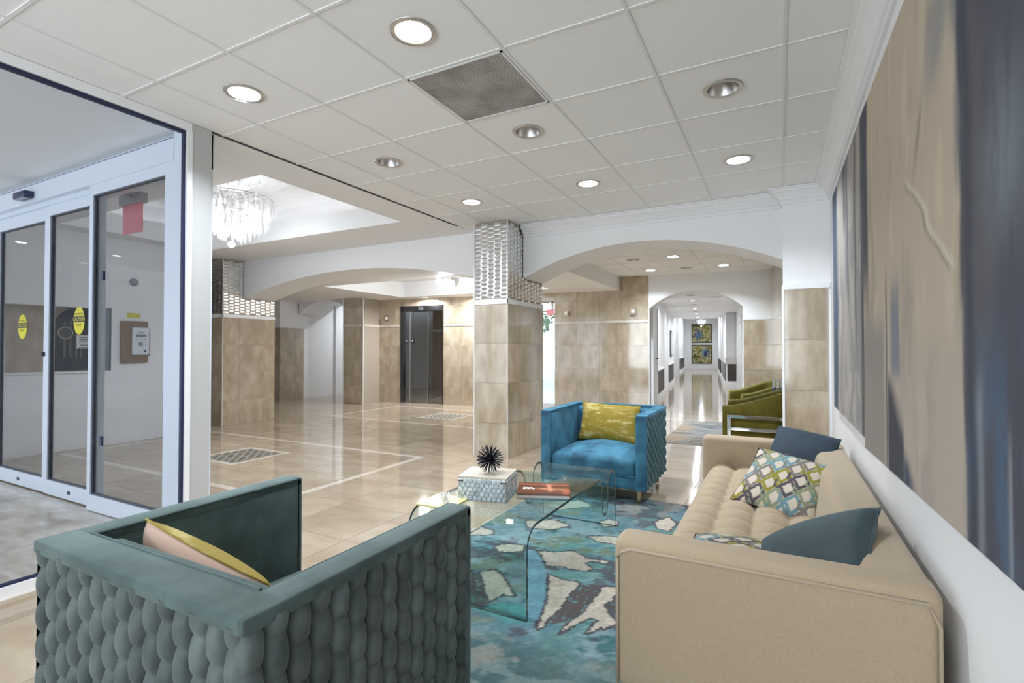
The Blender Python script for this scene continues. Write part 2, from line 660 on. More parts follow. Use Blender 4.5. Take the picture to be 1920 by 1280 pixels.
# ------------------------------------------------------------------ ceilings
X0T, Y0T = 0.0343, 2.539 * TILE - 6 * TILE     # grid origin
def tee_ceiling(parent, xs, ys, z, x_lo, x_hi, y_lo, y_hi, skip=(), cap=0.015, holes={}):
    """tiles between grid lines, each its own piece; tees joined as one part"""
    gx = sorted([x_lo] + [x for x in xs if x_lo + 0.02 < x < x_hi - 0.02] + [x_hi])
    gy = sorted([y_lo] + [y for y in ys if y_lo + 0.02 < y < y_hi - 0.02] + [y_hi])
    cache = {}
    for i in range(len(gx) - 1):
        for j in range(len(gy) - 1):
            w, h = gx[i + 1] - gx[i], gy[j + 1] - gy[j]
            cx, cyy = (gx[i] + gx[i + 1]) / 2, (gy[j] + gy[j + 1]) / 2
            if any(abs(cx - a) < 0.1 and abs(cyy - b_) < 0.1 for a, b_ in skip):
                continue
            hole = any(abs(cx - a) < 0.16 and abs(cyy - b_) < 0.16 for a, b_ in holes)
            key = (round(w, 3), round(h, 3), hole)
            if key not in cache:
                g = 0.004
                a, c = w / 2 - g, h / 2 - g
                if hole:
                    q = MB()
                    n = 32
                    v, f = [], []
                    for k in range(n):
                        t = 2 * PI * k / n
                        dx, dy = math.cos(t), math.sin(t)
                        s = min(a / abs(dx) if abs(dx) > 1e-6 else 9, c / abs(dy) if abs(dy) > 1e-6 else 9)
                        v.append((dx * 0.082, dy * 0.082, 0))
                        v.append((dx * s, dy * s, 0))
                    for k in range(n):
                        k2 = (k + 1) % n
                        f.append((2 * k, 2 * k + 1, 2 * k2 + 1, 2 * k2))
                    # the corners
                    for sx in (-1, 1):
                        for sy in (-1, 1):
                            pass
                    q.add(v, f)
                    cache[key] = q.mesh('ceiling_tile', CTILE)
                else:
                    cache[key] = MB().box(-a, a, -c, c, 0, 0.016).mesh('ceiling_tile', CTILE)
            ob('ceiling_tile', cache[key], parent, (cx, cyy, z + 0.003))
    b = MB()
    for x in gx[1:-1]:
        b.box(x - cap / 2, x + cap / 2, y_lo, y_hi, z - 0.002, z + 0.006)
        b.box(x + cap / 2, x + cap / 2 + 0.004, y_lo, y_hi, z + 0.002, z + 0.010)
    for y in gy[1:-1]:
        b.box(x_lo, x_hi, y - cap / 2, y + cap / 2, z - 0.001, z + 0.007)
    b.obj('ceiling_grid', TEE, parent)


lounge_c = MB().box(-3.42, 0.5, -3.2, 5.46, ZC + 0.12, ZC + 0.16).obj('ceiling', GAP)
struct(lounge_c, 'suspended ceiling of square white acoustic tiles over the lounge', 'ceiling')
xs = [X0T - TILE * k for k in range(0, 7)]
ys = [Y0T + TILE * k for k in range(-2, 14)]
cxs = [X0T - TILE * (k + 0.5) for k in range(7)]
LIGHTS = [(cxs[2], 1.854, True), (cxs[4], 1.854, True), (cxs[0], 3.074, False), (cxs[2], 3.074, False), (cxs[4], 3.074, False),
          (cxs[0], 4.294, True), (cxs[2], 4.294, True), (cxs[4], 4.294, True)]
VENT = (cxs[2] + 0.0, 2.464)
tee_ceiling(lounge_c, xs, ys, ZC, -3.385, 0.42, -3.1, 5.45, skip=[VENT], holes=[(a, b_) for a, b_, _ in LIGHTS])


def downlight(x, y, z, lit, label, power=20, light=True, group=None, r=0.082, rz=0, flush=False, lcol=(0.86, 0.93, 1.0)):
    t = thing('recessed_downlight', label, 'downlight', (x, y, z), rz, group)
    b = MB()
    b.lathe([(r, 0.0), (r + 0.003, -0.004), (r + 0.022, -0.005), (r + 0.026, 0.002)], 32)
    b.obj('trim_ring', NICKEL, t, smooth=True)
    b = MB()
    dp = 0.002 if flush else 0.088
    b.lathe([(r + 0.001, -0.002), (r - 0.010, dp * 0.5 - 0.001), (r - 0.028, dp)], 32)
    b.obj('reflector', NICKEL if not lit else mat('lit_reflector', (0.85, 0.85, 0.85), 0.25, metal=0.6), t, smooth=True)
    b = MB()
    b.lathe([(0.0, dp - 0.003), (r - 0.027, dp - 0.003)], 24)
    b.obj('lens', LENS if lit else mat('unlit_lens', (0.16, 0.145, 0.135), 0.3), t)
    if lit and light:
        area_light('downlight_lamp', (0, 0, -0.006 if flush else 0.06), (0, 0, 0), 0.10, 0.10, power, lcol, t, 'DISK', 165)
    return t


lab = ['lit recessed downlight nearest the camera, above the perforated air vent', 'lit recessed downlight closest to the glass vestibule wall',
       'unlit recessed downlight nearest the crown moulding of the painting wall', 'unlit recessed downlight just beyond the perforated air vent',
       'unlit recessed downlight between the vestibule post and the mosaic column', 'lit recessed downlight nearest the crown corner over the sofa',
       'lit recessed downlight at the middle of the row before the lounge arch', 'lit recessed downlight just in front of the mirrored mosaic column']
for (a, b_, c), l in zip(LIGHTS, lab):
    downlight(a, b_, ZC, c, l, 33, group='lounge ceiling downlights')

# air vent tile
def vent():
    t = thing('air_vent', 'square grey perforated return air vent set into the tile ceiling', 'air vent', (VENT[0], VENT[1], ZC))
    h = TILE / 2 - 0.012
    b = MB()
    for (x0, x1, y0, y1) in ((-h, h, -h, -h + 0.012), (-h, h, h - 0.012, h), (-h, -h + 0.012, -h, h), (h - 0.012, h, -h, h)):
        b.box(x0, x1, y0, y1, -0.003, 0.004)
    b.obj('frame', TRIMW, t)
    m = bpy.data.materials.new('perforated_grey_metal')
    m.use_nodes = True
    nt = m.node_tree
    bs = nt.nodes['Principled BSDF']
    bs.inputs['Roughness'].default_value = 0.5
    tc = nt.nodes.new('ShaderNodeTexCoord')
    vo = nt.nodes.new('ShaderNodeTexVoronoi')
    vo.inputs['Scale'].default_value = 105
    vo.inputs['Randomness'].default_value = 0.0
    nt.links.new(tc.outputs['Object'], vo.inputs['Vector'])
    no = nt.nodes.new('ShaderNodeTexNoise')
    no.inputs['Scale'].default_value = 5
    no.inputs['Detail'].default_value = 5
    nt.links.new(tc.outputs['Object'], no.inputs['Vector'])
    r1 = nt.nodes.new('ShaderNodeValToRGB')
    r1.color_ramp.elements[0].position = 0.32
    r1.color_ramp.elements[1].position = 0.42
    r1.color_ramp.elements[0].color = (0.07, 0.07, 0.07, 1)
    r1.color_ramp.elements[1].color = (0.62, 0.61, 0.60, 1)
    nt.links.new(vo.outputs['Distance'], r1.inputs['Fac'])
    r2 = nt.nodes.new('ShaderNodeValToRGB')
    r2.color_ramp.elements[0].position = 0.35
    r2.color_ramp.elements[1].position = 0.62
    r2.color_ramp.elements[0].color = (0.62, 0.60, 0.58, 1)
    r2.color_ramp.elements[1].color = (1, 1, 1, 1)
    nt.links.new(no.outputs['Fac'], r2.inputs['Fac'])
    mx = nt.nodes.new('ShaderNodeMix')
    mx.data_type = 'RGBA'
    mx.blend_type = 'MULTIPLY'
    mx.inputs['Factor'].default_value = 1
    nt.links.new(r1.outputs['Color'], mx.inputs['A'])
    nt.links.new(r2.outputs['Color'], mx.inputs['B'])
    nt.links.new(mx.outputs['Result'], bs.inputs['Base Color'])
    MB().box(-h + 0.012, h - 0.012, -h + 0.012, h - 0.012, 0.0, 0.008).obj('perforated_panel', m, t)


vent()

# lobby ceiling with the coved tray
TX0, TX1, TY0, TY1 = -7.43, -3.85, 2.79, 4.58
def lobby_ceiling():
    b = MB()
    xa, xb, ya, yb = -12.5, -3.40, 2.03, 5.60
    z0, z1 = ZC, ZC + 0.02
    b.box(xa, TX0, ya, yb, z0, z1)
    b.box(TX1, xb, ya, yb, z0, z1)
    b.box(TX0, TX1, ya, TY0, z0, z1)
    b.box(TX0, TX1, TY1, yb, z0, z1)
    # fascia round the opening
    th = 0.03
    zt = 2.955
    b.box(TX0 - th, TX0, TY0 - th, TY1 + th, z1, zt)
    b.box(TX1, TX1 + th, TY0 - th, TY1 + th, z1, zt)
    b.box(TX0, TX1, TY0 - th, TY0, z1, zt)
    b.box(TX0, TX1, TY1, TY1 + th, z1, zt)
    c = b.obj('ceiling_lobby', CEIL)
    struct(c, 'white lobby ceiling with a raised coved tray', 'ceiling')
    # the upper part of the tray
    e = 0.30
    u = MB()
    zt2 = 3.22
    u.box(TX0 - e, TX1 + e, TY0 - e, TY1 + e, zt2, zt2 + 0.02)
    u.box(TX0 - e - 0.02, TX0 - e, TY0 - e, TY1 + e, zt - 0.1, zt2)
    u.box(TX1 + e, TX1 + e + 0.02, TY0 - e, TY1 + e, zt - 0.1, zt2)
    u.box(TX0 - e, TX1 + e, TY0 - e - 0.02, TY0 - e, zt - 0.1, zt2)
    u.box(TX0 - e, TX1 + e, TY1 + e, TY1 + e + 0.02, zt - 0.1, zt2)
    # ledge floor behind the fascia
    u.box(TX0 - e, TX0 - th, TY0 - e, TY1 + e, zt - 0.12, zt - 0.10)
    u.box(TX1 + th, TX1 + e, TY0 - e, TY1 + e, zt - 0.12, zt - 0.10)
    u.box(TX0 - th, TX1 + th, TY0 - e, TY0 - th, zt - 0.12, zt - 0.10)
    u.box(TX0 - th, TX1 + th, TY1 + th, TY1 + e, zt - 0.12, zt - 0.10)
    u.obj('tray_ceiling', WHITE, c)
    # led strips lying in the cove
    s = MB()
    zs = zt - 0.095
    w = 0.03
    s.box(TX0 - 0.16, TX0 - 0.16 + w, TY0, TY1, zs, zs + 0.012)
    s.box(TX1 + 0.13, TX1 + 0.13 + w, TY0, TY1, zs, zs + 0.012)
    s.box(TX0, TX1, TY0 - 0.16, TY0 - 0.16 + w, zs, zs + 0.012)
    s.box(TX0, TX1, TY1 + 0.13, TY1 + 0.13 + w, zs, zs + 0.012)
    s.obj('cove_led_strip', COVE, c)
    return c


lobby_c = lobby_ceiling()
# dark shadow line where the lounge ceiling stops
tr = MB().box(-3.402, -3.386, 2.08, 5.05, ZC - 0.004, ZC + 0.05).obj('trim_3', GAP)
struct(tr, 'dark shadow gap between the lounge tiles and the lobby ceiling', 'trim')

vc = MB().box(-12.5, -3.40, -3.2, 2.03, ZC, ZC + 0.03).obj('ceiling_vestibule', CEIL)
struct(vc, 'plain white ceiling of the entrance vestibule', 'ceiling')
for (x, y, l) in ((-9.2, 1.06, 'nearest the sliding doors'), (-9.2, -0.2, 'at the middle'), (-10.5, -0.2, 'farthest left')):
    downlight(x, y, ZC - 0.001, True, 'lit recessed downlight in the vestibule ceiling ' + l, 14, group='vestibule ceiling downlights', flush=True)

# ceiling beyond the arches
ZP = 2.66
pc = MB().box(-2.80, 1.2, 6.03, 10.9, ZP + 0.12, ZP + 0.15).obj('ceiling_passage', GAP)
struct(pc, 'tiled ceiling of the passage beyond the lounge arch', 'ceiling')
pxs = [-1.735 + TILE * k for k in range(-2, 5)]
pys = [7.725 + TILE * k for k in range(-2, 5)]
PL = [(-2.04, 8.03, False, 'unlit recessed downlight at the left of the passage ceiling'), (-1.43, 8.03, True, 'lit recessed downlight nearest the lounge arch soffit in the passage'),
      (-1.43, 9.25, False, 'unlit recessed downlight in the passage before the corridor arch'), (-2.04, 9.25, True, 'lit recessed downlight at the left of the passage near the corridor arch'),
      (-0.82, 9.25, True, 'lit recessed downlight at the right of the passage near the corridor arch')]
tee_ceiling(pc, pxs, pys, ZP, -2.79, 0.9, 6.03, 10.2, cap=0.010, holes=[(a, b_) for a, b_, _, _ in PL])
for x, y, c, l in PL:
    downlight(x, y, ZP, c, l, 42, group='passage ceiling downlights', lcol=(0.78, 0.89, 1.0))
area = None

# lowered ceiling of the elevator lobby with its own small tray
ZE = 2.40
def elevator_ceiling():
    b = MB()
    x0, x1, y0, y1 = -12.5, -2.78, 6.03, 10.05
    a0, a1, c0, c1 = -7.45, -3.9, 6.7, 8.95
    z0, z1 = ZE, ZE + 0.35
    b.box(x0, a0, y0, y1, z0, z1)
    b.box(a1, x1, y0, y1, z0, z1)
    b.box(a0, a1, y0, c0, z0, z1)
    b.box(a0, a1, c1, y1, z0, z1)
    b.box(a0 - 0.01, a1 + 0.01, c0 - 0.01, c1 + 0.01, ZE + 0.33, ZE + 0.36)
    o = b.obj('ceiling_elevator_lobby', CEIL)
    struct(o, 'lowered white ceiling with a shallow tray over the elevator lobby', 'ceiling')
    s = MB()
    for (xa, xb, ya, yb) in ((a0 + 0.6, a1 - 0.6, c0 + 0.45, c0 + 0.48), (a0 + 0.6, a1 - 0.6, c1 - 0.48, c1 - 0.45)):
        s.box(xa, xb, ya, yb, ZE + 0.318, ZE + 0.33)
    s.obj('cove_led_strip', COVE, o)


elevator_ceiling()
for x, y, l in ((-7.0, 9.15, 'lit recessed downlight in the lowered ceiling above the elevator doors'), (-5.7, 9.28, 'lit recessed downlight in the lowered ceiling beside the mosaic column')):
    downlight(x, y, ZE - 0.001, True, l, 55, group='elevator lobby downlights', flush=True, lcol=(0.88, 0.94, 1.0))

# ------------------------------------------------------------------ walls
def arch_pts(x0, x1, zs, za, n=36):
    h = (x1 - x0) / 2
    r = (h * h + (za - zs) ** 2) / (2 * (za - zs))
    cx, cz = (x0 + x1) / 2, za - r
    pts = []
    for i in range(n + 1):
        x = x0 + (x1 - x0) * i / n
        pts.append((x, cz + math.sqrt(max(r * r - (x - cx) ** 2, 0))))
    return pts


def arch_wall(name, x0, x1, zs, za, ztop, y0, y1, M=None, extra=(), m=None, n=36):
    """arch spandrel as quads (so shading stays clean)"""
    p = arch_pts(x0, x1, zs, za, n)
    b = MB()
    v, f = [], []
    for (x, z) in p:
        v += [(x, y0, z), (x, y0, ztop), (x, y1, z), (x, y1, ztop)]
    for i in range(len(p) - 1):
        a, c = 4 * i, 4 * (i + 1)
        f += [(a, c, c + 1, a + 1), (a + 2, a + 3, c + 3, c + 2), (a, a + 2, c + 2, c), (a + 1, c + 1, c + 3, a + 3)]
    f += [(0, 1, 3, 2), (4 * (len(p) - 1), 4 * (len(p) - 1) + 2, 4 * (len(p) - 1) + 3, 4 * (len(p) - 1) + 1)]
    b.add(v, f, M)
    for e in extra:
        b.box(*e, M)
    o = b.obj(name, m or WHITE)
    return o


YA, YB = 5.45, 6.03
wl = arch_wall('wall_arch_lounge', -2.71, 0.035, 2.09, 2.40, ZC, YA, YB, extra=[(0.035, 0.62, YA, YB, 0, ZC)])
struct(wl, 'white wall with a wide low arch between lounge and passage')
wl2 = arch_wall('wall_arch_lobby', -7.94, -3.15, 2.09, 2.40, ZC, YA, YB)
struct(wl2, 'white wall with a wide low arch between lobby and elevator hall')
# right wall with paintings
wr = MB().box(0.41, 0.60, -3.2, 5.46, 0, ZC + 0.1).obj('wall_right', WHITE)
struct(wr, 'plain white wall behind the cream sofa')
# rear wall with tall windows (behind the camera)
def rear_wall():
    b = MB()
    y0, y1 = -3.2, -3.05
    b.box(-3.42, 0.6, y0, y1, 0, 0.35)
    b.box(-3.42, 0.6, y0, y1, 2.55, ZC + 0.1)
    for x in (-3.42, 0.25):
        b.box(x, x + 0.35, y0, y1, 0.35, 2.55)
    o = b.obj('wall_rear', WHITE)
    struct(o, 'white wall with tall windows behind the camera')
    w = MB()
    for x in (-1.95, -0.75):
        w.box(x - 0.035, x + 0.035, y0 + 0.03, y1, 0.35, 2.55)
    w.box(-3.07, 0.25, y0 + 0.03, y1, 1.75, 1.81)
    f = w.obj('window_1', TRIMW)
    struct(f, 'tall white framed lounge windows behind the camera', 'window')


rear_wall()

# left lobby wall with the recessed service niche
def lobby_wall():
    b = MB()
    x0, x1 = -7.95, -7.75
    ny0, ny1, nz0, nz1 = 2.10, 3.42, 0.965, 1.765
    b.box(x0, x1, 2.03, 4.15, 0, nz0)
    b.box(x0, x1, 2.03, 4.15, nz1, ZC)
    b.box(x0, x1, 2.03, ny0, nz0, nz1)
    b.box(x0, x1, ny1, 4.15, nz0, nz1)
    o = b.obj('wall_left', WHITE)
    struct(o, 'white lobby wall with a recessed service hatch, seen through the glass doors')
    box_obj('niche_back', -8.02, -7.95, ny0 - 0.05, ny1 + 0.05, nz0 - 0.05, nz1 + 0.05, TRAV, o)
    box_obj('sill', -7.96, -7.735, ny0, ny1, nz0 - 0.02, nz0 + 0.004, TRIMW, o)
    # wall behind the side opening
    w = MB().box(-12.4, -7.95, 4.13, 4.17, 0, ZC).obj('wall_lobby_return', WHITE)
    struct(w, 'short white return wall at the left of the lobby')
    f = MB().box(-12.5, -12.4, -3.2, 14, 0, ZC).obj('wall_far_left', WHITE)
    struct(f, 'white outer wall far left beyond the elevator hall')


lobby_wall()

# service-hatch display
d = thing('notice_board', 'dark arched display board in the service hatch behind the glass doors', 'notice board', (-7.945, 3.12, 0.97))
q = MB()
q.prism([(-0.17, 0.004), (0.28, 0.004), (0.28, 0.785), (-0.03, 0.785), (-0.11, 0.73), (-0.17, 0.64)], 'x', 0.0, 0.025)
q.obj('board', mat('dark_board', (0.006, 0.007, 0.011), 0.7, spec=0.08, noise=(5, 4, (0.008, 0.016, 0.04), (1, 1, 1), 0.45, 0.7)), d)
for i, yy in enumerate((-0.10, -0.04, 0.02, 0.07)):
    box_obj('slat', 0.025, 0.035, yy, yy + 0.022, 0.16, 0.62 + 0.03 * i, mat('bronze_slat', (0.12, 0.11, 0.10), 0.35, metal=0.6), d)
b = MB()
b.lathe([(0.0, 0.0), (0.075, 0.0), (0.085, 0.004), (0.085, 0.012), (0.0, 0.012)], 28, Matrix.Translation((0.036, -0.085, 0.475)) @ Matrix.Rotation(R(90), 4, 'Y'))
b.obj('oval_sign', BLACK, d)
b = MB()
b.lathe([(0.066, 0.013), (0.072, 0.016), (0.078, 0.013)], 28, Matrix.Translation((0.036, -0.085, 0.475)) @ Matrix.Rotation(R(90), 4, 'Y'))
b.obj('sign_ring', mat('sign_gold', (0.5, 0.42, 0.3), 0.3, metal=0.8), d)
box_obj('notice', 0.04, 0.046, 0.03, 0.27, 0.28, 0.45, PAPER, d)
for i in range(5):
    z = 0.425 - i * 0.030 - (0.012 if i > 2 else 0)
    box_obj('print_line', 0.046, 0.0468, 0.055 + 0.012 * (i % 2), 0.25 - 0.015 * (i % 3), z - 0.006, z + 0.004, BLACK, d)
# wall telephone entry panel
d = thing('intercom_panel', 'bronze intercom panel with a white keypad on the lobby wall', 'intercom', (-7.75, 3.75, 1.06))
box_obj('back_plate', 0.0, 0.035, -0.19, 0.135, 0.0, 0.56, mat('bronze_plate', (0.25, 0.17, 0.11), 0.45, metal=0.35), d, 0.004)
box_obj('side_flange', 0.0, 0.02, 0.135, 0.165, 0.09, 0.47, mat('bronze_plate'), d)
rbox_obj('keypad', 0.045, 0.035, 0.29, 0.014, 0.105, 0.185, 0.012, mat('keypad_white', (0.72, 0.76, 0.80), 0.35), d)
box_obj('display', 0.058, 0.061, -0.03, 0.10, 0.345, 0.385, mat('lcd_grey', (0.25, 0.27, 0.27), 0.2), d)
for i in range(3):
    box_obj('button', 0.058, 0.062, -0.02 + i * 0.045, 0.0 + i * 0.045, 0.312, 0.322, mat('grey_button', (0.3, 0.3, 0.32), 0.4), d)
for i in range(4):
    for j in range(3):
        box_obj('key', 0.058, 0.063, 0.005 + j * 0.018, 0.019 + j * 0.018, 0.218 + i * 0.016, 0.230 + i * 0.016, mat('grey_button'), d)
box_obj('wordmark', 0.058, 0.060, 0.0, 0.075, 0.402, 0.416, mat('grey_button'), d)
MB().lathe([(0.0, 0.0), (0.012, 0.0), (0.012, 0.006), (0.0, 0.006)], 14, Matrix.Translation((0.058, 0.085, 0.155)) @ Matrix.Rotation(R(90), 4, 'Y')).obj('call_button', BLACK, d)
d = box_obj('warning_label', -7.748, -7.744, 3.64, 3.80, 1.665, 1.73, mat('yellow_label', (0.66, 0.60, 0.06), 0.5))
tag(d, 'small yellow warning label above the intercom panel', 'label')
d = MB().lathe([(0.0, 0.03), (0.03, 0.028), (0.05, 0.015), (0.055, 0.0)], 20, Matrix.Translation((-7.75, 3.72, 2.15)) @ Matrix.Rotation(R(90), 4, 'Y')).obj('smoke_alarm', mat('grey_button'), smooth=True)
tag(d, 'round grey detector high on the lobby wall above the intercom', 'detector')

# ------------------------------------------------------------------ stone cladding
COURSES = [(0.0, 0.40), (0.40, 0.855), (0.855, 1.31), (1.31, 1.755)]
UPPER = [(1.81, 2.22), (2.22, 2.40)]
_cl = {}


def clad(parent, org, ang, width, courses, tw, off=0.0, m=None, thick=0.012, M=None, name='stone_tile'):
    """tiles on a vertical face starting at org (x,y), running along angle ang (world), outward normal to the right of the run"""
    m = m or TRAV
    g = 0.0012
    dx, dy = math.cos(ang), math.sin(ang)
    for ci, (z0, z1) in enumerate(courses):
        cuts = [0.0]
        x = (off + (0.0 if ci % 2 == 0 else 0.0)) or tw
        while x < width - 0.08:
            cuts.append(x)
            x += tw
        cuts.append(width)
        for i in range(len(cuts) - 1):
            a, c = cuts[i], cuts[i + 1]
            key = (round(c - a, 3), round(z1 - z0, 3), m.name, thick)
            if key not in _cl:
                _cl[key] = MB().box(-(c - a) / 2 + g, (c - a) / 2 - g, -thick, 0.0, -(z1 - z0) / 2 + g, (z1 - z0) / 2 - g).mesh('stone_tile', m)
            mid = (a + c) / 2
            o = ob(name, _cl[key], parent, (org[0] + dx * mid, org[1] + dy * mid, (z0 + z1) / 2))
            o.rotation_euler = (R(rnd.uniform(-0.12, 0.12)), 0, ang + R(rnd.uniform(-0.12, 0.12)))


def mosaic_tile_mesh(w, h):
    a, c = w / 2 - 0.0015, h / 2 - 0.0015
    i, d, dz = w * 0.16, 0.0085, h * 0.20
    v = [(-a, 0, -c), (a, 0, -c), (a, 0, c), (-a, 0, c), (-a, -0.004, -c), (a, -0.004, -c), (a, -0.004, c), (-a, -0.004, c),
         (-a + i, -d, dz), (a - i, -d, dz), (a - i, -d, -dz), (-a + i, -d, -dz)]
    f = [(0, 1, 5, 4), (1, 2, 6, 5), (2, 3, 7, 6), (3, 0, 4, 7), (4, 5, 10, 11), (5, 6, 9, 10), (6, 7, 8, 9), (7, 4, 11, 8), (11, 10, 9, 8)]
    b = MB()
    b.add(v, f)
    return b.mesh('mosaic_tile', MOSAIC)


MW, MH = 0.0925, 0.0505
_mt = {}


def mosaic(parent, org, ang, width, z0, z1, block=None):
    dx, dy = math.cos(ang), math.sin(ang)
    n = max(1, round(width / MW))
    w = width / n
    key = round(w, 4)
    if key not in _mt:
        _mt[key] = mosaic_tile_mesh(w, MH)
    for i in range(n):
        x = (i + 0.5) * w
        z = z0 + MH / 2 + (MH / 2 if i % 2 else 0)
        if i % 2 == 0:
            pass
        while z + MH / 2 <= z1 + 0.004:
            if not (block and block(x, z)):
                o = ob('mosaic_tile', _mt[key], parent, (org[0] + dx * x, org[1] + dy * x, z))
                o.rotation_euler = (R(rnd.uniform(-1.3, 1.3)), 0, ang + R(rnd.uniform(-1.3, 1.3)))
            z += MH


def column(name, x0, x1, y0, y1, label, front_m=None, notch_side='right'):
    e = 0.013
    b = MB()
    b.box(x0 + e, x1 - e, y0 + e, y1 - 0.001, 0, ZC)
    c = b.obj(name, GROUT)
    struct(c, label, 'column')
    # white band
    box_obj('white_band', x0 - 0.004, x1 + 0.004, y0 - 0.004, y1, 1.757, 1.812, TRIMW, c)
    wf = x1 - x0
    wr_ = y1 - y0
    clad(c, (x0, y0 + e), 0.0, wf, COURSES, 0.60)
    clad(c, (x1 - e, y0), R(90), wr_, COURSES, 0.46, off=0.29)
    clad(c, (x0 + e, y1), R(-90), wr_, COURSES, 0.46)
    blk = lambda u, z: (u > (YA - y0) + 0.0 and z > 2.085)
    mosaic(c, (x0 + 0.004, y0 + e - 0.001), 0.0, wf - 0.008, 1.814, ZC, None)
    mosaic(c, (x1 - e + 0.001, y0 + 0.004), R(90), wr_ - 0.008, 1.814, ZC, blk)
    # corner trims
    for xx in (x0, x1):
        box_obj('corner_trim', xx - 0.004, xx + 0.004, y0 - 0.004, y0 + 0.004, 0, ZC, TRIMW, c)
    return c


column('wall_column_lounge', -3.15, -2.71, 5.05, 6.03, 'square column clad in travertine and silver mosaic beside the blue armchair')
column('wall_column_lobby', -8.45, -7.94, 5.09, 6.05, 'square column clad in travertine and silver mosaic at the far left of the lobby')
# stone wall continuing left of that column, seen through the glass doors
wz = MB().box(-12.4, -8.45, 5.20, 5.6, 0, ZC).obj('wall_lobby_back', WHITE)
struct(wz, 'white wall with a travertine dado left of the lobby column')
clad(wz, (-12.3, 5.20), 0.0, 3.84, COURSES, 0.6)
box_obj('white_band', -12.3, -8.46, 5.186, 5.20, 1.757, 1.81, TRIMW, wz)

ou = thing('wall_outlet', 'small metal outlet plate low on the stone column', 'outlet', (-2.709, 5.69, 0.36))
box_obj('plate', 0.0, 0.008, -0.035, 0.035, -0.005, 0.12, mat('outlet_beige', (0.45, 0.38, 0.30), 0.35), ou, 0.002)
box_obj('socket', 0.008, 0.012, -0.018, 0.018, 0.02, 0.05, NICKEL, ou)
box_obj('socket', 0.008, 0.012, -0.018, 0.018, 0.07, 0.10, NICKEL, ou)

# right pillar beside the arch
pr = MB().box(0.035, 0.41, 5.30, YA + 0.01, 0, ZC).obj('wall_pillar_right', WHITE)
struct(pr, 'white pillar with a travertine dado at the end of the painting wall')
box_obj('grout_bed', 0.046, 0.384, 5.293, 5.301, 0, 1.79, GROUT, pr)
clad(pr, (0.045, 5.30), 0.0, 0.34, [(0.0, 0.41), (0.41, 0.87), (0.87, 1.33), (1.33, 1.79)], 0.6, thick=0.014)
box_obj('white_band', 0.03, 0.405, 5.283, 5.30, 1.79, 1.835, TRIMW, pr)
box_obj('corner_trim', 0.024, 0.045, 5.278, 5.30, 0, 1.83, TRIMW, pr, 0.004)

# crown moulding
def crown(name, pts, label):
    """sweeps a crown profile along a 2d path (ceiling edge at distance 0.125 out of the wall); walls lie to the right of the path"""
    prof = [(0.0, -0.135), (0.016, -0.135), (0.016, -0.105), (0.030, -0.10), (0.045, -0.075), (0.075, -0.045), (0.095, -0.034), (0.095, -0.018), (0.118, -0.012), (0.118, 0.0), (0.0, 0.0)]
    P = [Vector((*p, 0)) for p in pts]
    v, f = [], []
    n = len(prof)
    for i, p in enumerate(P):
        d0 = (P[i] - P[i - 1]).normalized() if i > 0 else (P[1] - P[0]).normalized()
        d1 = (P[i + 1] - P[i]).normalized() if i < len(P) - 1 else d0
        n0 = Vector((-d0.y, d0.x, 0))
        n1 = Vector((-d1.y, d1.x, 0))
        bis = (n0 + n1)
        bis = bis / max(bis.dot(n0), 1e-6)
        for (o_, z) in prof:
            v.append((p.x + bis.x * o_, p.y + bis.y * o_, ZC + z))
    for i in range(len(P) - 1):
        for k in range(n):
            k2 = (k + 1) % n
            f.append((i * n + k, i * n + k2, (i + 1) * n + k2, (i + 1) * n + k))
    f.append(tuple(range(n)))
    f.append(tuple(range(len(P) * n - 1, (len(P) - 1) * n - 1, -1)))
    b = MB()
    b.add(v, f)
    o = b.obj(name, TRIMW)
    struct(o, label, 'moulding')


crown('trim_1', [(0.41, -3.05), (0.41, 5.30), (0.035, 5.30), (0.035, YA), (-2.695, YA)], 'white crown moulding along the painting wall and over the lounge arch')

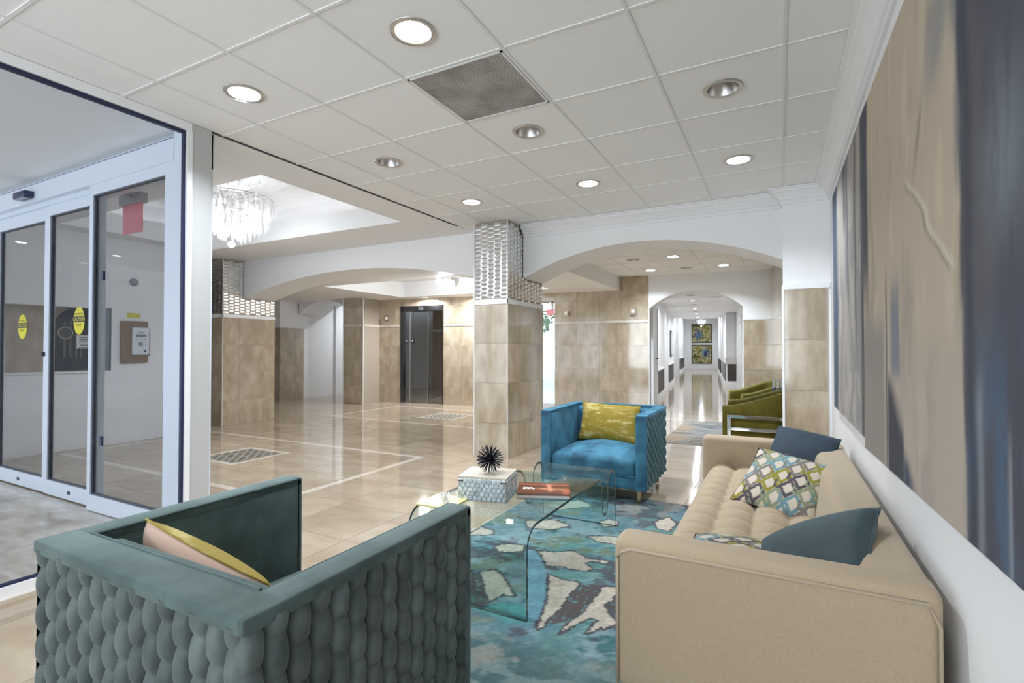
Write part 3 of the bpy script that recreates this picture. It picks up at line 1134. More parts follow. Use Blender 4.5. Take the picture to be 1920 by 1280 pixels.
# ------------------------------------------------------------------ elevator wall and corridor (turned frame)
AL = 10.115
def elevator_wall():
    b = MB()
    e = 0.013
    H = 2.75
    # lateral stations: block corner -7.357, elevator -6.68..-5.565, side exit -4.30..-2.957, arch -1.065..0.59
    for (a, c, z0, z1) in ((-7.36, -6.68, 0, H), (-6.68, -5.565, 2.235, H), (-5.565, -4.25, 0, H), (-4.25, -2.957, 2.225, H), (-2.957, -1.065, 0, H)):
        b.box(a, c, AL + e, AL + 0.30, z0, z1, ROT)
    b.box(-7.82, -7.27, 9.50 + e, AL + 0.3, 0, H, ROT)
    o = b.obj('wall_elevator', GROUT)
    struct(o, 'travertine wall around the elevator and beside the corridor arch')
    RZ = TH

    def cl(lat0, lat1, courses, tw, off=0.0):
        p = RP(lat0, AL + e)
        clad(o, p, RZ, lat1 - lat0, courses, tw, off)
    cl(-7.30, -6.68, COURSES + UPPER, 0.46, 0.30)
    cl(-5.565, -4.25, COURSES + UPPER, 0.46)
    cl(-2.957, -1.065, COURSES, 0.46)
    cl(-2.957, -1.585, UPPER, 0.46)
    cl(-1.585, -1.065, [(1.81, 2.22), (2.22, ZP)], 0.46)
    cl(-6.68, -5.565, [(2.235, 2.40)], 0.46)
    cl(-4.25, -2.957, [(2.225, 2.40)], 0.46)
    clad(o, RP(-7.82, 9.50 + e), RZ, 0.55, COURSES + UPPER, 0.6)
    p = RP(-7.27 - e, 9.50)
    clad(o, p, RZ + R(90), 0.615, COURSES + UPPER, 0.6)
    # white string course
    for (a, c) in ((-7.27, -6.70), (-5.55, -4.25), (-2.957, -1.065)):
        MB().box(a, c, AL - 0.006, AL + 0.012, 1.757, 1.808, ROT).obj('white_band', INLAY, o)
    MB().box(-7.825, -7.264, 9.494, 9.52, 1.757, 1.808, ROT).obj('white_band', INLAY, o)
    MB().box(-7.29, -7.262, 9.50, AL, 1.757, 1.808, ROT).obj('white_band', INLAY, o)
    for (a, c) in ((-7.268, 9.502), (-7.822, 9.502)):
        MB().box(a - 0.006, a + 0.006, c - 0.008, c + 0.006, 0, 2.40, ROT).obj('corner_trim', TRIMW, o)
    MB().box(-1.071, -1.059, AL - 0.004, AL + 0.01, 0, ZP, ROT).obj('corner_trim', TRIMW, o)
    return o


elevator_wall()

# elevator
ev = thing('elevator', 'elevator with dark mirrored steel doors in the travertine wall', 'elevator', RP(-6.1225, AL, 0), TH)
b = MB()
hw = 0.5575
for (x0, x1, z0, z1) in ((-hw, -hw + 0.07, 0, 2.235), (hw - 0.02, hw, 0, 2.235), (-hw, hw, 2.11, 2.235)):
    b.box(x0, x1, -0.012, 0.10, z0, z1)
b.obj('frame', mat('dark_steel', (0.13, 0.13, 0.135), 0.22, metal=1.0), ev)
box_obj('return_panel', -hw + 0.07, -hw + 0.30, 0.05, 0.075, 0, 2.11, MIRRORM, ev)
box_obj('door_panel', -hw + 0.30, 0.135, 0.06, 0.085, 0.005, 2.11, MIRRORM, ev, 0.004)
box_obj('door_panel', 0.165, hw - 0.02, 0.045, 0.07, 0.005, 2.11, MIRRORM, ev, 0.004)
box_obj('jamb_strip', 0.14, 0.16, 0.035, 0.08, 0, 2.11, NICKEL, ev)
box_obj('jamb_strip', -0.345, -0.33, 0.035, 0.08, 0, 2.11, NICKEL, ev)
box_obj('floor_indicator', -0.08, 0.05, -0.02, -0.010, 2.135, 2.205, BLACK, ev)
for x in (-0.42, -0.26):
    box_obj('call_button_plate', x - 0.022, x + 0.022, 0.03, 0.05, 1.37, 1.50, BLACK, ev)
    box_obj('call_button', x - 0.008, x + 0.008, 0.024, 0.03, 1.42, 1.45, PAPER, ev)
box_obj('sill', -hw, hw, -0.012, 0.10, 0.0, 0.006, NICKEL, ev)
box_obj('shaft_back', -hw, hw, 0.10, 0.29, 0.0, 2.23, BLACK, ev)

def sconce(lat, z, label):
    p = RP(lat, AL, z)
    t = thing('wall_sconce', label, 'wall light', p, TH, 'square metal wall lights')
    box_obj('plate', -0.06, 0.06, -0.012, 0.0, -0.065, 0.065, BRASS if False else mat('bronze_sconce', (0.42, 0.36, 0.30), 0.3, metal=0.9), t, 0.003)
    box_obj('housing', -0.045, 0.045, -0.05, -0.012, -0.05, 0.05, mat('bronze_sconce'), t, 0.006)
    rbox_obj('glass', 0, -0.055, 0.0, 0.03, 0.012, 0.032, 0.01, mat('sconce_glass', (0.85, 0.8, 0.72), 0.2), t, 2, 2)


sconce(-7.05, 1.965, 'square metal wall light left of the elevator')
sconce(-2.70, 1.968, 'square metal wall light nearest the glass side exit')
sconce(-1.36, 1.975, 'square metal wall light nearest the corridor arch')

# glass side exit beyond the column
dd = thing('door_4', 'glazed side exit door with daylight behind, seen right of the column', 'door', RP(-3.6, AL + 0.18, 0), TH, kind='structure')
b = MB()
for (x0, x1, z0, z1) in ((-0.65, -0.59, 0, 2.22), (0.60, 0.64, 0, 2.22), (-0.65, 0.64, 2.05, 2.22), (-0.65, 0.64, 0.0, 0.10), (-0.03, 0.03, 0, 2.05)):
    b.box(x0, x1, -0.03, 0.03, z0, z1)
b.obj('frame', NICKEL, dd)
for (x0, x1) in ((-0.59, -0.03), (0.03, 0.60)):
    MB().box(x0, x1, -0.004, 0.004, 0.10, 2.05).obj('pane', PANE, dd)
ex = thing('exit_sign', 'small red exit sign above the glass side exit', 'exit sign', RP(-3.08, AL + 0.02, 2.02), TH)
box_obj('panel', -0.08, 0.08, 0.05, 0.07, -0.07, 0.05, REDLIT, ex)
box_obj('bracket', -0.02, 0.02, 0.055, 0.065, 0.05, 0.21, NICKEL, ex)
# outside paving, a low wall and a shrub behind the glass exit
pv = MB().box(-16, -2.0, AL + 0.30, 28, -0.05, -0.012, ROT).obj('pavement', mat('pale_pool_paving', (0.55, 0.66, 0.70), 0.5, noise=(14, 4, (0.75, 0.80, 0.80), (1, 4, 1), 0.4, 0.6)))
struct(pv, 'pale blue paving outside the glass side exit', 'pavement')

sh = thing('shrub', 'green shrub growing outside the glass side exit', 'shrub', RP(-5.9, 17.5, 0), 0)
def leafball(n, r, cz, m, parent, name='foliage', leaf=0.10):
    v, f = [], []
    for i in range(n):
        a, c = rnd.uniform(0, 2 * PI), rnd.uniform(-1, 1)
        rr = r * (0.55 + 0.45 * rnd.random())
        s = math.sqrt(1 - c * c)
        p = Vector((rr * s * math.cos(a), rr * s * math.sin(a), cz + rr * c))
        d1 = Vector((rnd.uniform(-1, 1), rnd.uniform(-1, 1), rnd.uniform(-1, 1))).normalized() * leaf
        d2 = d1.cross(Vector((rnd.uniform(-1, 1), rnd.uniform(-1, 1), rnd.uniform(-1, 1)))).normalized() * leaf * 0.5
        k = len(v)
        v += [tuple(p - d1), tuple(p + d2), tuple(p + d1), tuple(p - d2)]
        f.append((k, k + 1, k + 2, k + 3))
    return ob(name, newmesh(name, v, f, m), parent)


leafball(500, 0.8, 2.5, mat('leaf_green', (0.12, 0.25, 0.07), 0.6), sh)
MB().lathe([(0.06, 0), (0.045, 2.0)], 10, cap=True).obj('stem', mat('bark', (0.2, 0.15, 0.1), 0.8), sh)

# corridor ---------------------------------------------------------------
def corridor():
    Z1 = 2.42
    wa = arch_wall('wall_corridor_arch', -1.065, 0.59, 2.02, 2.345, ZP + 0.1, AL, AL + 0.35, ROT,
                   extra=[(0.59, 1.07, AL, AL + 0.35, 0, ZP + 0.1), (-1.20, -1.065, AL + 0.02, AL + 0.35, 0, ZP + 0.1)])
    struct(wa, 'white wall with the arched opening to the long corridor')
    e = 0.012
    clad(wa, RP(0.595, AL), TH, 0.45, [(0, .42), (.42, .87), (.87, 1.32), (1.32, 1.775)], 0.6)
    MB().box(0.585, 1.05, AL - 0.014, AL, 1.775, 1.80, ROT).obj('white_band', TRIMW, wa)
    # side wall on the right of the passage, full stone
    w = MB().box(1.05, 1.25, 5.9, AL + 0.35, 0, ZP + 0.1, ROT).obj('wall_passage_right', GROUT)
    struct(w, 'travertine side wall on the right of the passage behind the olive chairs')
    clad(w, RP(1.05, AL), TH - R(90), 4.2, COURSES + [(1.755, 2.22), (2.22, ZP)], 0.6)
    # corridor side walls
    b = MB()
    b.box(-1.25, -1.10, AL + 0.35, 12.2, 0, 3.1, ROT)
    b.box(-1.32, -1.15, 12.2, 15.6, 0, 3.1, ROT)
    b.box(-1.40, -1.22, 15.6, 20.2, 0, 3.1, ROT)
    b.box(-1.50, -1.37, 20.2, 33.2, 0, 3.1, ROT)
    wl_ = b.obj('wall_corridor_left', WHITE)
    struct(wl_, 'stepped white left wall of the long corridor')
    b = MB()
    b.box(0.84, 1.0, AL + 0.35, 17.75, 0, 3.1, ROT)
    b.box(0.53, 0.70, 17.75, 33.2, 0, 3.1, ROT)
    b.box(0.70, 0.86, 17.75, 17.95, 0, 3.1, ROT)
    wr2 = b.obj('wall_corridor_right', WHITE)
    struct(wr2, 'stepped white right wall of the long corridor')
    we = MB().box(-1.5, 0.7, 33.0, 33.2, 0, 3.1, ROT).obj('wall_corridor_end', WHITE)
    struct(we, 'white end wall of the corridor behind two paintings')
    c = MB().box(-1.5, 1.0, AL + 0.30, 20.4, Z1, Z1 + 0.9, ROT).box(-1.5, 0.8, 20.4, 33.2, 3.0, 3.1, ROT).obj('ceiling_corridor', CEIL)
    struct(c, 'low white ceiling of the long corridor', 'ceiling')
    g = MB()
    for lat in (-0.95, -0.02, 0.62):
        g.box(lat - 0.008, lat + 0.008, AL + 0.4, 20.3, Z1 - 0.004, Z1 + 0.001, ROT)
    for al in [11.0 + 1.22 * k for k in range(8)]:
        g.box(-1.1, 0.83, al - 0.006, al + 0.006, Z1 - 0.003, Z1 + 0.001, ROT)
    g.obj('ceiling_grid', TEE, c)
    # door on the left
    d = thing('door_5', 'narrow grey corridor door with a lever handle and kick slot', 'door', RP(-1.095, 10.5, 0), TH, kind='structure')
    box_obj('leaf', 0.0, 0.03, 0.35, 1.22, 0.02, 2.12, GREYDOOR, d)
    box_obj('door_frame', 0.0, 0.045, 1.22, 1.30, 0.0, 2.20, TRIMW, d)
    box_obj('door_frame', 0.0, 0.045, 0.27, 0.35, 0.0, 2.20, TRIMW, d)
    box_obj('door_frame', 0.0, 0.045, 0.35, 1.22, 2.12, 2.20, TRIMW, d)
    box_obj('vent_slot', 0.03, 0.034, 0.38, 0.48, 0.20, 0.74, DARKPANEL, d)
    box_obj('handle', 0.03, 0.085, 0.86, 0.98, 1.03, 1.055, BLACK, d, 0.004)
    # dark dado panels, each with a white surround
    k = 0
    names = ('nearest the grey corridor door', 'second along the left corridor wall', 'far along the left corridor wall')
    for (lat, a, c_, z0, z1) in ((-1.15, 12.5, 14.4, 0.17, 0.72), (-1.22, 17.4, 19.6, 0.16, 0.72), (-1.37, 27.2, 32.0, 0.19, 0.76)):
        t = thing('wall_panel', 'dark brown dado panel ' + names[k], 'wall panel', RP(lat, a, 0), TH, 'dark dado panels on the left corridor wall')
        box_obj('panel', 0.0, 0.03, 0.0, c_ - a, z0, z1, DARKPANEL, t)
        box_obj('base', 0.0, 0.045, -0.2, c_ - a + 0.2, 0, 0.13, TRIMW, t)
        box_obj('cap', 0.0, 0.05, -0.06, c_ - a + 0.06, z1, z1 + 0.03, TRIMW, t)
        k += 1
    t = thing('wall_panel', 'dark dado panel far along the right corridor wall', 'wall panel', RP(0.53, 24.1, 0), TH, 'dark dado panels on the right corridor wall')
    box_obj('panel', -0.03, 0, 0.0, 6.2, 0.2, 0.74, DARKPANEL, t)
    box_obj('base', -0.045, 0, -2.4, 8.5, 0, 0.14, TRIMW, t)
    t = thing('wall_panel', 'grey dado panel on the corridor side of the right pier', 'wall panel', RP(0.53, 18.0, 0), TH, 'dark dado panels on the right corridor wall')
    box_obj('panel', -0.03, 0, 0.0, 3.2, 0.2, 0.76, mat('grey_panel', (0.16, 0.15, 0.15), 0.5), t)
    box_obj('base', -0.045, 0, -0.25, 3.5, 0, 0.17, TRIMW, t)
    # projecting pier with a dark hearth-like front
    t = thing('corridor_pier', 'boxed white corridor pier with a dark brown lower panel', 'pier', RP(0.53, 17.75, 0), TH)
    box_obj('lower_panel', 0.04, 0.29, -0.03, 0.0, 0.22, 0.76, DARKPANEL, t)
    box_obj('base', -0.02, 0.31, -0.05, 0.0, 0, 0.19, TRIMW, t)
    box_obj('shelf', -0.02, 0.31, -0.07, 0.0, 0.76, 0.95, mat('grey_shelf', (0.50, 0.48, 0.46), 0.5), t)
    box_obj('upper_panel', 0.0, 0.28, -0.02, 0.0, 0.95, 2.40, mat('pale_grey_panel', (0.62, 0.62, 0.61), 0.5), t)
    # grey recessed door on the right wall
    t = thing('door_6', 'grey recessed door on the right corridor wall', 'door', RP(0.84, 14.5, 0), TH, kind='structure')
    box_obj('leaf', -0.03, 0.0, 0.1, 2.0, 0.0, 2.05, GREYDOOR, t)
    box_obj('door_frame', -0.06, 0.0, -0.12, 0.1, 0.0, 2.15, TRIMW, t)
    for z in (0.5, 1.0, 1.5, 1.9):
        box_obj('hinge', -0.064, -0.06, -0.05, -0.02, z, z + 0.06, BLACK, t)
    # far left doorway surround and a narrow picture
    t = thing('wall_picture', 'narrow dark framed picture on the left corridor wall', 'picture', RP(-1.22, 18.0, 0), TH)
    box_obj('frame', 0.0, 0.03, 0.0, 0.9, 0.98, 1.88, FRAMEBLK, t)
    box_obj('print', 0.03, 0.032, 0.06, 0.84, 1.04, 1.82, mat('grey_print', (0.28, 0.28, 0.30), 0.6, noise=(7, 4, (0.7, 0.7, 0.7), (1, 1, 1), 0.4, 0.6)), t)
    # lights
    ll = [(-0.35, 11.77, 0, 'first unlit downlight inside the corridor arch'), (-0.35, 13.06, 1, 'first lit downlight of the corridor ceiling'), (-0.36, 14.3, 0, 'second unlit downlight of the corridor ceiling'),
          (-0.36, 15.7, 1, 'second lit downlight of the corridor ceiling'), (-0.36, 17.0, 0, 'third unlit downlight of the corridor ceiling'),
          (-0.36, 18.05, 1, 'third lit downlight of the corridor ceiling'), (-0.36, 20.0, 1, 'farthest lit downlight of the corridor ceiling')]
    for lat, al, lit, l in ll:
        downlight(*RP(lat, al, Z1 - 0.006)[:2], Z1 - 0.006, bool(lit), l, 26, group='corridor ceiling downlights', rz=TH, flush=True, lcol=(0.88, 0.94, 1.0))
    for al, w_ in ((23.5, 'nearest'), (27.0, 'middle'), (30.5, 'farthest')):
        downlight(*RP(-0.42, al, 2.995)[:2], 2.995, True, w_ + ' lit downlight in the raised ceiling before the corridor paintings', 30, group='far corridor downlights', rz=TH, flush=True)
    for lat, al, w_, l in ((0.15, 12.3, 0.12, 'flat round detector on the corridor ceiling inside the arch'),):
        o = MB().lathe([(0.0, -0.03), (0.09, -0.028), (0.12, -0.01), (0.125, 0.0)], 24).obj('smoke_detector', TRIMW, None, RP(lat, al, Z1), smooth=True)
        tag(o, l, 'detector')


corridor()


def abstract_painting(name, label, lat, al, w, z0, z1, seed):
    t = thing(name, label, 'painting', RP(lat, al, z0), TH)
    h = z1 - z0
    fw = 0.045
    b = MB()
    for (x0, x1, a, c) in ((0, w, 0, fw), (0, w, h - fw, h), (0, fw, fw, h - fw), (w - fw, w, fw, h - fw)):
        b.box(x0, x1, -0.05, 0.0, a, c)
    b.obj('frame', FRAMEBLK, t)
    n = 70
    g = np.linspace(fw, w - fw, n)
    k = np.linspace(fw, h - fw, n)
    X, Z = np.meshgrid(g, k)
    u, v = X / w, Z / h
    vv = v if seed == 0 else 1 - v
    uu = u if seed == 0 else 1 - u
    a = vnoise(u * 9 + 3 * seed, v * 9 + 5, 4)
    b2 = vnoise(u * 14 + 20 + seed, v * 9 + 40, 3)
    c3 = vnoise(u * 6 + 60, v * 20 + 11 * seed, 3)
    C = np.zeros(X.shape + (3,)) + np.array(srgb(178, 168, 120))
    C = lerp(C, srgb(128, 128, 40), sstep(0.50, 0.60, a))
    C = lerp(C, srgb(214, 205, 170), sstep(0.55, 0.66, b2))
    C = lerp(C, srgb(70, 72, 30), sstep(0.58, 0.68, c3) * 0.9)
    blob = np.exp(-(((uu - 0.34) / 0.16) ** 2 + ((vv - 0.42) / 0.22) ** 2))
    C = lerp(C, srgb(92, 128, 160), np.clip(blob * 1.3 * sstep(0.35, 0.55, b2 + 0.15), 0, 1))
    C = lerp(C, srgb(28, 34, 58), sstep(0.53, 0.62, a) * np.clip(blob * 1.6, 0, 1))
    C = lerp(C, srgb(40, 26, 22), sstep(0.64, 0.70, b2) * 0.9)
    V = [(x, -0.03, z) for x, z in zip(X.ravel(), Z.ravel())]
    F_ = [(j * n + i, j * n + i + 1, (j + 1) * n + i + 1, (j + 1) * n + i) for j in range(n - 1) for i in range(n - 1)]
    ob('canvas', newmesh('canvas', V, F_, PAINTED, cols=C.reshape(-1, 3)), t)
    box_obj('backing', 0.01, w - 0.01, -0.028, 0.0, 0.01, h - 0.01, FRAMEBLK, t)


abstract_painting('abstract_painting', 'upper of two square olive abstract paintings at the corridor end', -0.945, 33.0, 1.15, 1.60, 2.75, 0)
abstract_painting('abstract_painting', 'lower of two square olive abstract paintings at the corridor end', -0.945, 33.0, 1.15, 0.36, 1.49, 1)

# a small crystal pendant with a red sign at the far end of the corridor
def crystal_mesh(L, r):
    b = MB()
    b.lathe([(0.001, 0), (r * 0.6, -L * 0.06), (r * 0.75, -L * 0.6), (r, -L * 0.82), (0.001, -L)], 6)
    return b.mesh('crystal_drop', CRYSTAL)


def chandelier(loc, rad, tiers, label, leaf=True, scale=1.0, power=40, drops_r=0.012, top=3.22, rz=0):
    t = thing('chandelier', label, 'chandelier', loc, rz)
    MB().lathe([(0.0, top - loc[2]), (0.09 * scale, top - loc[2]), (0.09 * scale, top - loc[2] - 0.02), (0.02, top - loc[2] - 0.04)], 24).obj('canopy', NICKEL, t, smooth=True)
    MB().tube([(0, 0, top - loc[2]), (0, 0, tiers[-1][1] - 0.05)], 0.012 * scale, 10).obj('stem', CHROME, t)
    for (r, z, L, n) in tiers:
        ring = MB().tube([(r * math.cos(2 * PI * k / 40), r * math.sin(2 * PI * k / 40), z) for k in range(40)], 0.006 * scale, 6, True)
        for k in range(4):
            a = PI * k / 2 + 0.3
            ring.tube([(0, 0, z), (r * math.cos(a), r * math.sin(a), z)], 0.005 * scale, 5)
        ring.obj('ring', CHROME, t)
        me = crystal_mesh(L, drops_r * scale * 1.3)
        for k in range(n):
            a = 2 * PI * (k + 0.5 * rnd.random()) / n
            o = ob('crystal_drop', me, t, (r * math.cos(a), r * math.sin(a), z + rnd.uniform(-0.012, 0.012)), (R(rnd.uniform(-4, 4)), R(rnd.uniform(-4, 4)), rnd.uniform(0, 6)))
            o.scale = (1, 1, rnd.uniform(0.85, 1.12))
    if leaf:
        z0 = tiers[0][1] + 0.04
        for k in range(9):
            a = 2 * PI * k / 9 + 0.2
            v, f = [], []
            L = 0.30 * scale
            for i in range(7):
                s = i / 6
                rr = 0.02 + L * s * 0.95
                z = z0 + L * (0.75 * s - 0.12 * s * s)
                hwid = 0.040 * scale * math.sin(PI * min(1, s * 0.92 + 0.08)) + 0.002
                c, q = math.cos(a), math.sin(a)
                for sg in (-1, 0, 1):
                    v.append((rr * c - sg * hwid * q, rr * q + sg * hwid * c, z + (0.012 if sg == 0 else 0)))
            for i in range(6):
                for j in range(2):
                    p = i * 3 + j
                    f.append((p, p + 1, p + 4, p + 3))
            ob('crystal_leaf', newmesh('crystal_leaf', v, f, CRYSTAL, True), t)
    for k in range(6 if power else 0):
        a = 2 * PI * k / 6
        r = tiers[0][0] * 0.55
        MB().lathe([(0.001, 0.04), (0.014, 0.025), (0.018, 0.0), (0.01, -0.03), (0.001, -0.035)], 10, Matrix.Translation((r * math.cos(a), r * math.sin(a), tiers[0][1] - 0.10))).obj('bulb', BULB, t, smooth=True)
    if power:
        l = bpy.data.lights.new('chandelier_lamp', 'SPOT' if leaf else 'POINT')
        if leaf:
            l.spot_size = R(158)
            l.spot_blend = 1.0
        l.energy = power
        l.shadow_soft_size = 0.015
        l.color = (0.88, 0.94, 1.0)
        lo = bpy.data.objects.new('chandelier_lamp', l)
        COL.objects.link(lo)
        lo.parent = t
        lo.location = (0, 0, -0.05)
        if leaf:
            l3 = bpy.data.lights.new('arch_wall_fill_light', 'POINT')  # added fill light below the crystals to brighten the arch wall, no real finial
            l3.energy = 21
            l3.shadow_soft_size = 0.035
            l3.color = l.color
            lo3 = bpy.data.objects.new('arch_wall_fill_light', l3)
            COL.objects.link(lo3)
            lo3.parent = t
            lo3.location = (0, 0, -0.015)
        if leaf:
            l2 = bpy.data.lights.new('chandelier_bulb_light', 'POINT')
            l2.energy = 1.6
            l2.shadow_soft_size = 0.02
            l2.color = l.color
            for k in range(6):
                a = 2 * PI * k / 6
                lo2 = bpy.data.objects.new('chandelier_bulb_light', l2)
                COL.objects.link(lo2)
                lo2.parent = t
                lo2.location = (tiers[0][0] * 0.55 * math.cos(a), tiers[0][0] * 0.55 * math.sin(a), tiers[0][1] - 0.16)
    return t


chandelier((-5.56, 3.66, 2.46), 0.46, [(0.46, 0.50, 0.20, 34), (0.39, 0.49, 0.30, 30), (0.29, 0.44, 0.34, 24), (0.19, 0.36, 0.30, 16), (0.10, 0.24, 0.22, 10), (0.20, 0.53, 0.16, 14)],
           'large tiered crystal chandelier hanging in the lobby ceiling tray', power=130)
chandelier((-5.34, 7.5, 2.36), 0.12, [(0.12, 0.16, 0.10, 14), (0.08, 0.13, 0.11, 10)], 'small crystal chandelier hanging in the elevator hall tray', leaf=False, scale=0.8, power=80, top=2.73)
chandelier((*RP(-0.35, 29.0)[:2], 2.50), 0.2, [(0.22, 0.30, 0.16, 14), (0.14, 0.24, 0.18, 10)], 'small crystal chandelier before the corridor paintings', leaf=False, scale=1.0, power=30, top=3.0)
o = MB().lathe([(0.0, -0.03), (0.03, -0.028), (0.035, -0.012), (0.075, -0.010), (0.08, 0.0)], 24, Matrix.Translation(RP(-4.83, AL - 1.0, 2.56)) @ Matrix.Rotation(TH, 4, 'Z') @ Matrix.Rotation(R(90), 4, 'X') @ Matrix.Rotation(PI, 4, 'X')).obj('ceiling_speaker', TRIMW, smooth=True)
tag(o, 'round white speaker on the fascia of the elevator hall tray', 'speaker')
o.location = (0, 0.0, 0)

# arch and pier at the left of the elevator hall
wa2 = arch_wall('wall_arch_hall', -10.55, -8.80, 2.10, 2.41, ZE + 0.3, 8.72, 9.25)
struct(wa2, 'white arch over the side passage left of the elevator hall')
pp = MB().box(-11.1, -10.58, 8.18 + 0.013, 8.90, 0, ZE + 0.3).obj('wall_pier_hall', WHITE)
struct(pp, 'white pier with a travertine dado left of the elevator hall')
clad(pp, (-10.58, 8.18), R(90), 0.70, COURSES, 0.46, thick=0.013)
clad(pp, (-11.1, 8.193), 0.0, 0.53, COURSES, 0.6)
box_obj('white_band', -11.1, -10.562, 8.176, 8.905, 1.757, 1.80, TRIMW, pp)
ws = MB().box(-10.9, -10.60, 8.9, 13.9, 0, 2.75).box(-10.62, -10.54, 9.9, 10.1, 0, 2.72).obj('wall_side_passage', WHITE)
struct(ws, 'white wall of the side passage seen through the hall arch')
wb = MB().box(-12.4, -8.0, 13.85, 14.0, 0, 2.75).box(-8.75, -8.5, 9.0, 14, 0, 2.75).obj('wall_side_passage_end', WHITE)
struct(wb, 'white end wall of the side passage')
MBc = MB().box(-12.5, -8.4, 10.05, 14, 2.75, 2.8).obj('ceiling_side_passage', CEIL)
struct(MBc, 'white ceiling of the side passage', 'ceiling')
downlight(-9.6, 10.6, 2.749, True, 'lit downlight in the side passage behind the hall arch', 30, flush=True)
wb2 = MB().box(-12.4, -10.9, 6.05, 6.2, 0, 2.75).obj('wall_hall_left', WHITE)
struct(wb2, 'white wall at the hidden left end of the elevator hall')

# ------------------------------------------------------------------ entrance: glass wall and sliding doors
def glass_wall():
    x = -3.395
    t = thing('window_2', 'large fixed glass wall of the vestibule with a dark gasket', 'window', (x, 0, 0), 0, kind='structure')
    y0, y1 = -3.0, 1.915
    b = MB()
    b.box(-0.03, 0.025, y0, y1, 0.02, 0.075)
    b.box(-0.03, 0.025, y0, y1 + 0.03, ZC - 0.055, ZC)
    b.box(-0.03, 0.028, y1, y1 + 0.032, 0.0, ZC - 0.055)
    b.obj('frame', TRIMW, t)
    b = MB()
    b.box(-0.012, 0.012, y0, y1, 0.075, 0.088)
    b.box(-0.012, 0.012, y0, y1, ZC - 0.077, ZC - 0.055)
    b.box(-0.012, 0.012, y1 - 0.016, y1, 0.088, ZC - 0.077)
    b.obj('gasket', NAVY, t)
    MB().box(-0.005, 0.005, y0, y1 - 0.016, 0.088, ZC - 0.077).obj('pane', DOORGLASS, t)
    MB().box(-0.045, 0.045, y0, 1.27, 0.0, 0.02).obj('threshold', INLAY, t)
    p = MB().box(-3.43, -3.372, 1.948, 2.075, 0, ZC).obj('wall_post', mat('grey_post', (0.50, 0.50, 0.495), 0.5))
    struct(p, 'grey white post at the corner of the glass vestibule', 'post')


glass_wall()


def door_leaf(name, x0, x1, y, z1, label, base=0.13, stile_l=0.055, stile_r=0.06, top=0.11, sticker=True, lock=True, rail_c=0.55):
    t = thing(name, label, 'door', ((x0 + x1) / 2, y, 0), 0, kind='structure')
    h = (x1 - x0) / 2
    th = 0.022
    b = MB()
    b.box(-h, -h + stile_l, -th, th, 0.01, z1)
    b.box(h - stile_r, h, -th, th, 0.01, z1)
    b.box(-h + stile_l, h - stile_r, -th, th, 0.01, base)
    b.box(-h + stile_l, h - stile_r, -th, th, z1 - top, z1)
    b.obj('frame', ALU, t)
    g = MB()
    for (a, c, z0_, z1_) in ((-h + stile_l, -h + stile_l + 0.010, base, z1 - top), (h - stile_r - 0.008, h - stile_r, base, z1 - top), (-h + stile_l, h - stile_r, base, base + 0.008), (-h + stile_l, h - stile_r, z1 - top - 0.008, z1 - top)):
        g.box(a, c, -0.014, 0.014, z0_, z1_)
    g.obj('gasket', mat('dark_gasket', (0.09, 0.10, 0.13), 0.4), t)
    MB().box(-h + stile_l + 0.01, h - stile_r - 0.008, -0.004, 0.004, base + 0.008, z1 - top - 0.008).obj('pane', DOORGLASS, t)
    if lock:
        box_obj('floor_lock', -0.02, 0.02, -th - 0.003, -th, 0.055, 0.08, BLACK, t)
    if sticker:
        yel = mat('caution_yellow', (0.78, 0.68, 0.02), 0.45)
        n = 40
        v = [(0.092 * math.cos(2 * PI * k / n), -0.0048, 0.112 * math.sin(2 * PI * k / n)) for k in range(n)]
        s = ob('caution_sticker', newmesh('caution_sticker', v, [tuple(range(n))], yel), t, (0.095 if name == 'door_2' else -0.005, -0.0005, 1.475 if name == 'door_2' else 1.448))
        s['label'] = 'yellow oval caution sticker'
        box_obj('band', -0.092, 0.092, -0.0060, -0.0050, -0.012, 0.036, BLACK, s)
        for body, size, z, m in (('CAUTION', 0.044, 0.011, yel), ('AUTOMATIC', 0.025, 0.054, BLACK), ('DOOR', 0.028, -0.034, BLACK), ('CAUTION', 0.011, 0.084, BLACK)):
            me = text_mesh(body, size, m)
            q = ob('lettering', me, s, (0, -0.0066, z), (R(90), 0, 0))
    return t


door_leaf('door_1', -6.66, -5.605, 2.045, 2.475, 'left sliding leaf of the automatic glass doors with a yellow sticker')
door_leaf('door_2', -5.60, -4.70, 2.035, 2.50, 'middle sliding leaf of the automatic glass doors with a yellow sticker')
door_leaf('door_3', -4.74, -3.60, 1.985, 2.575, 'right fixed leaf of the automatic glass doors beside the grey post', sticker=False, lock=False, stile_l=0.05, stile_r=0.11, top=0.14)
dk = bpy.data.objects['door_1']
rbox_obj('pull_knob', 0.49, -0.030, 1.20, 0.012, 0.014, 0.02, 0.008, BLACK, dk, 2, 1)
dk = bpy.data.objects['door_3']
box_obj('grip_strip', -0.425, -0.375, 0.03, 0.045, 1.08, 1.56, mat('grey_strip', (0.16, 0.17, 0.18), 0.6), dk)
for z in (0.55, 1.80):
    box_obj('latch', -0.378, -0.350, -0.024, -0.010, z - 0.035, z + 0.035, mat('sensor_blue', (0.02, 0.03, 0.09), 0.35), dk)
hd = MB().box(-9.5, -3.43, 2.0, 2.13, 2.475, ZC).box(-9.5, -3.60, 1.955, 2.0, 2.515, 2.675).obj('trim_2', ALU)
struct(hd, 'pale aluminium header above the automatic glass doors', 'door header')
jb = MB().box(-3.60, -3.43, 1.96, 2.12, 0, ZC).obj('trim_4', ALU)
struct(jb, 'pale aluminium jamb between the fixed leaf and the post', 'door jamb')
jl = MB().box(-9.5, -6.66, 2.02, 2.07, 0, 2.48).obj('wall_door_side', ALU)
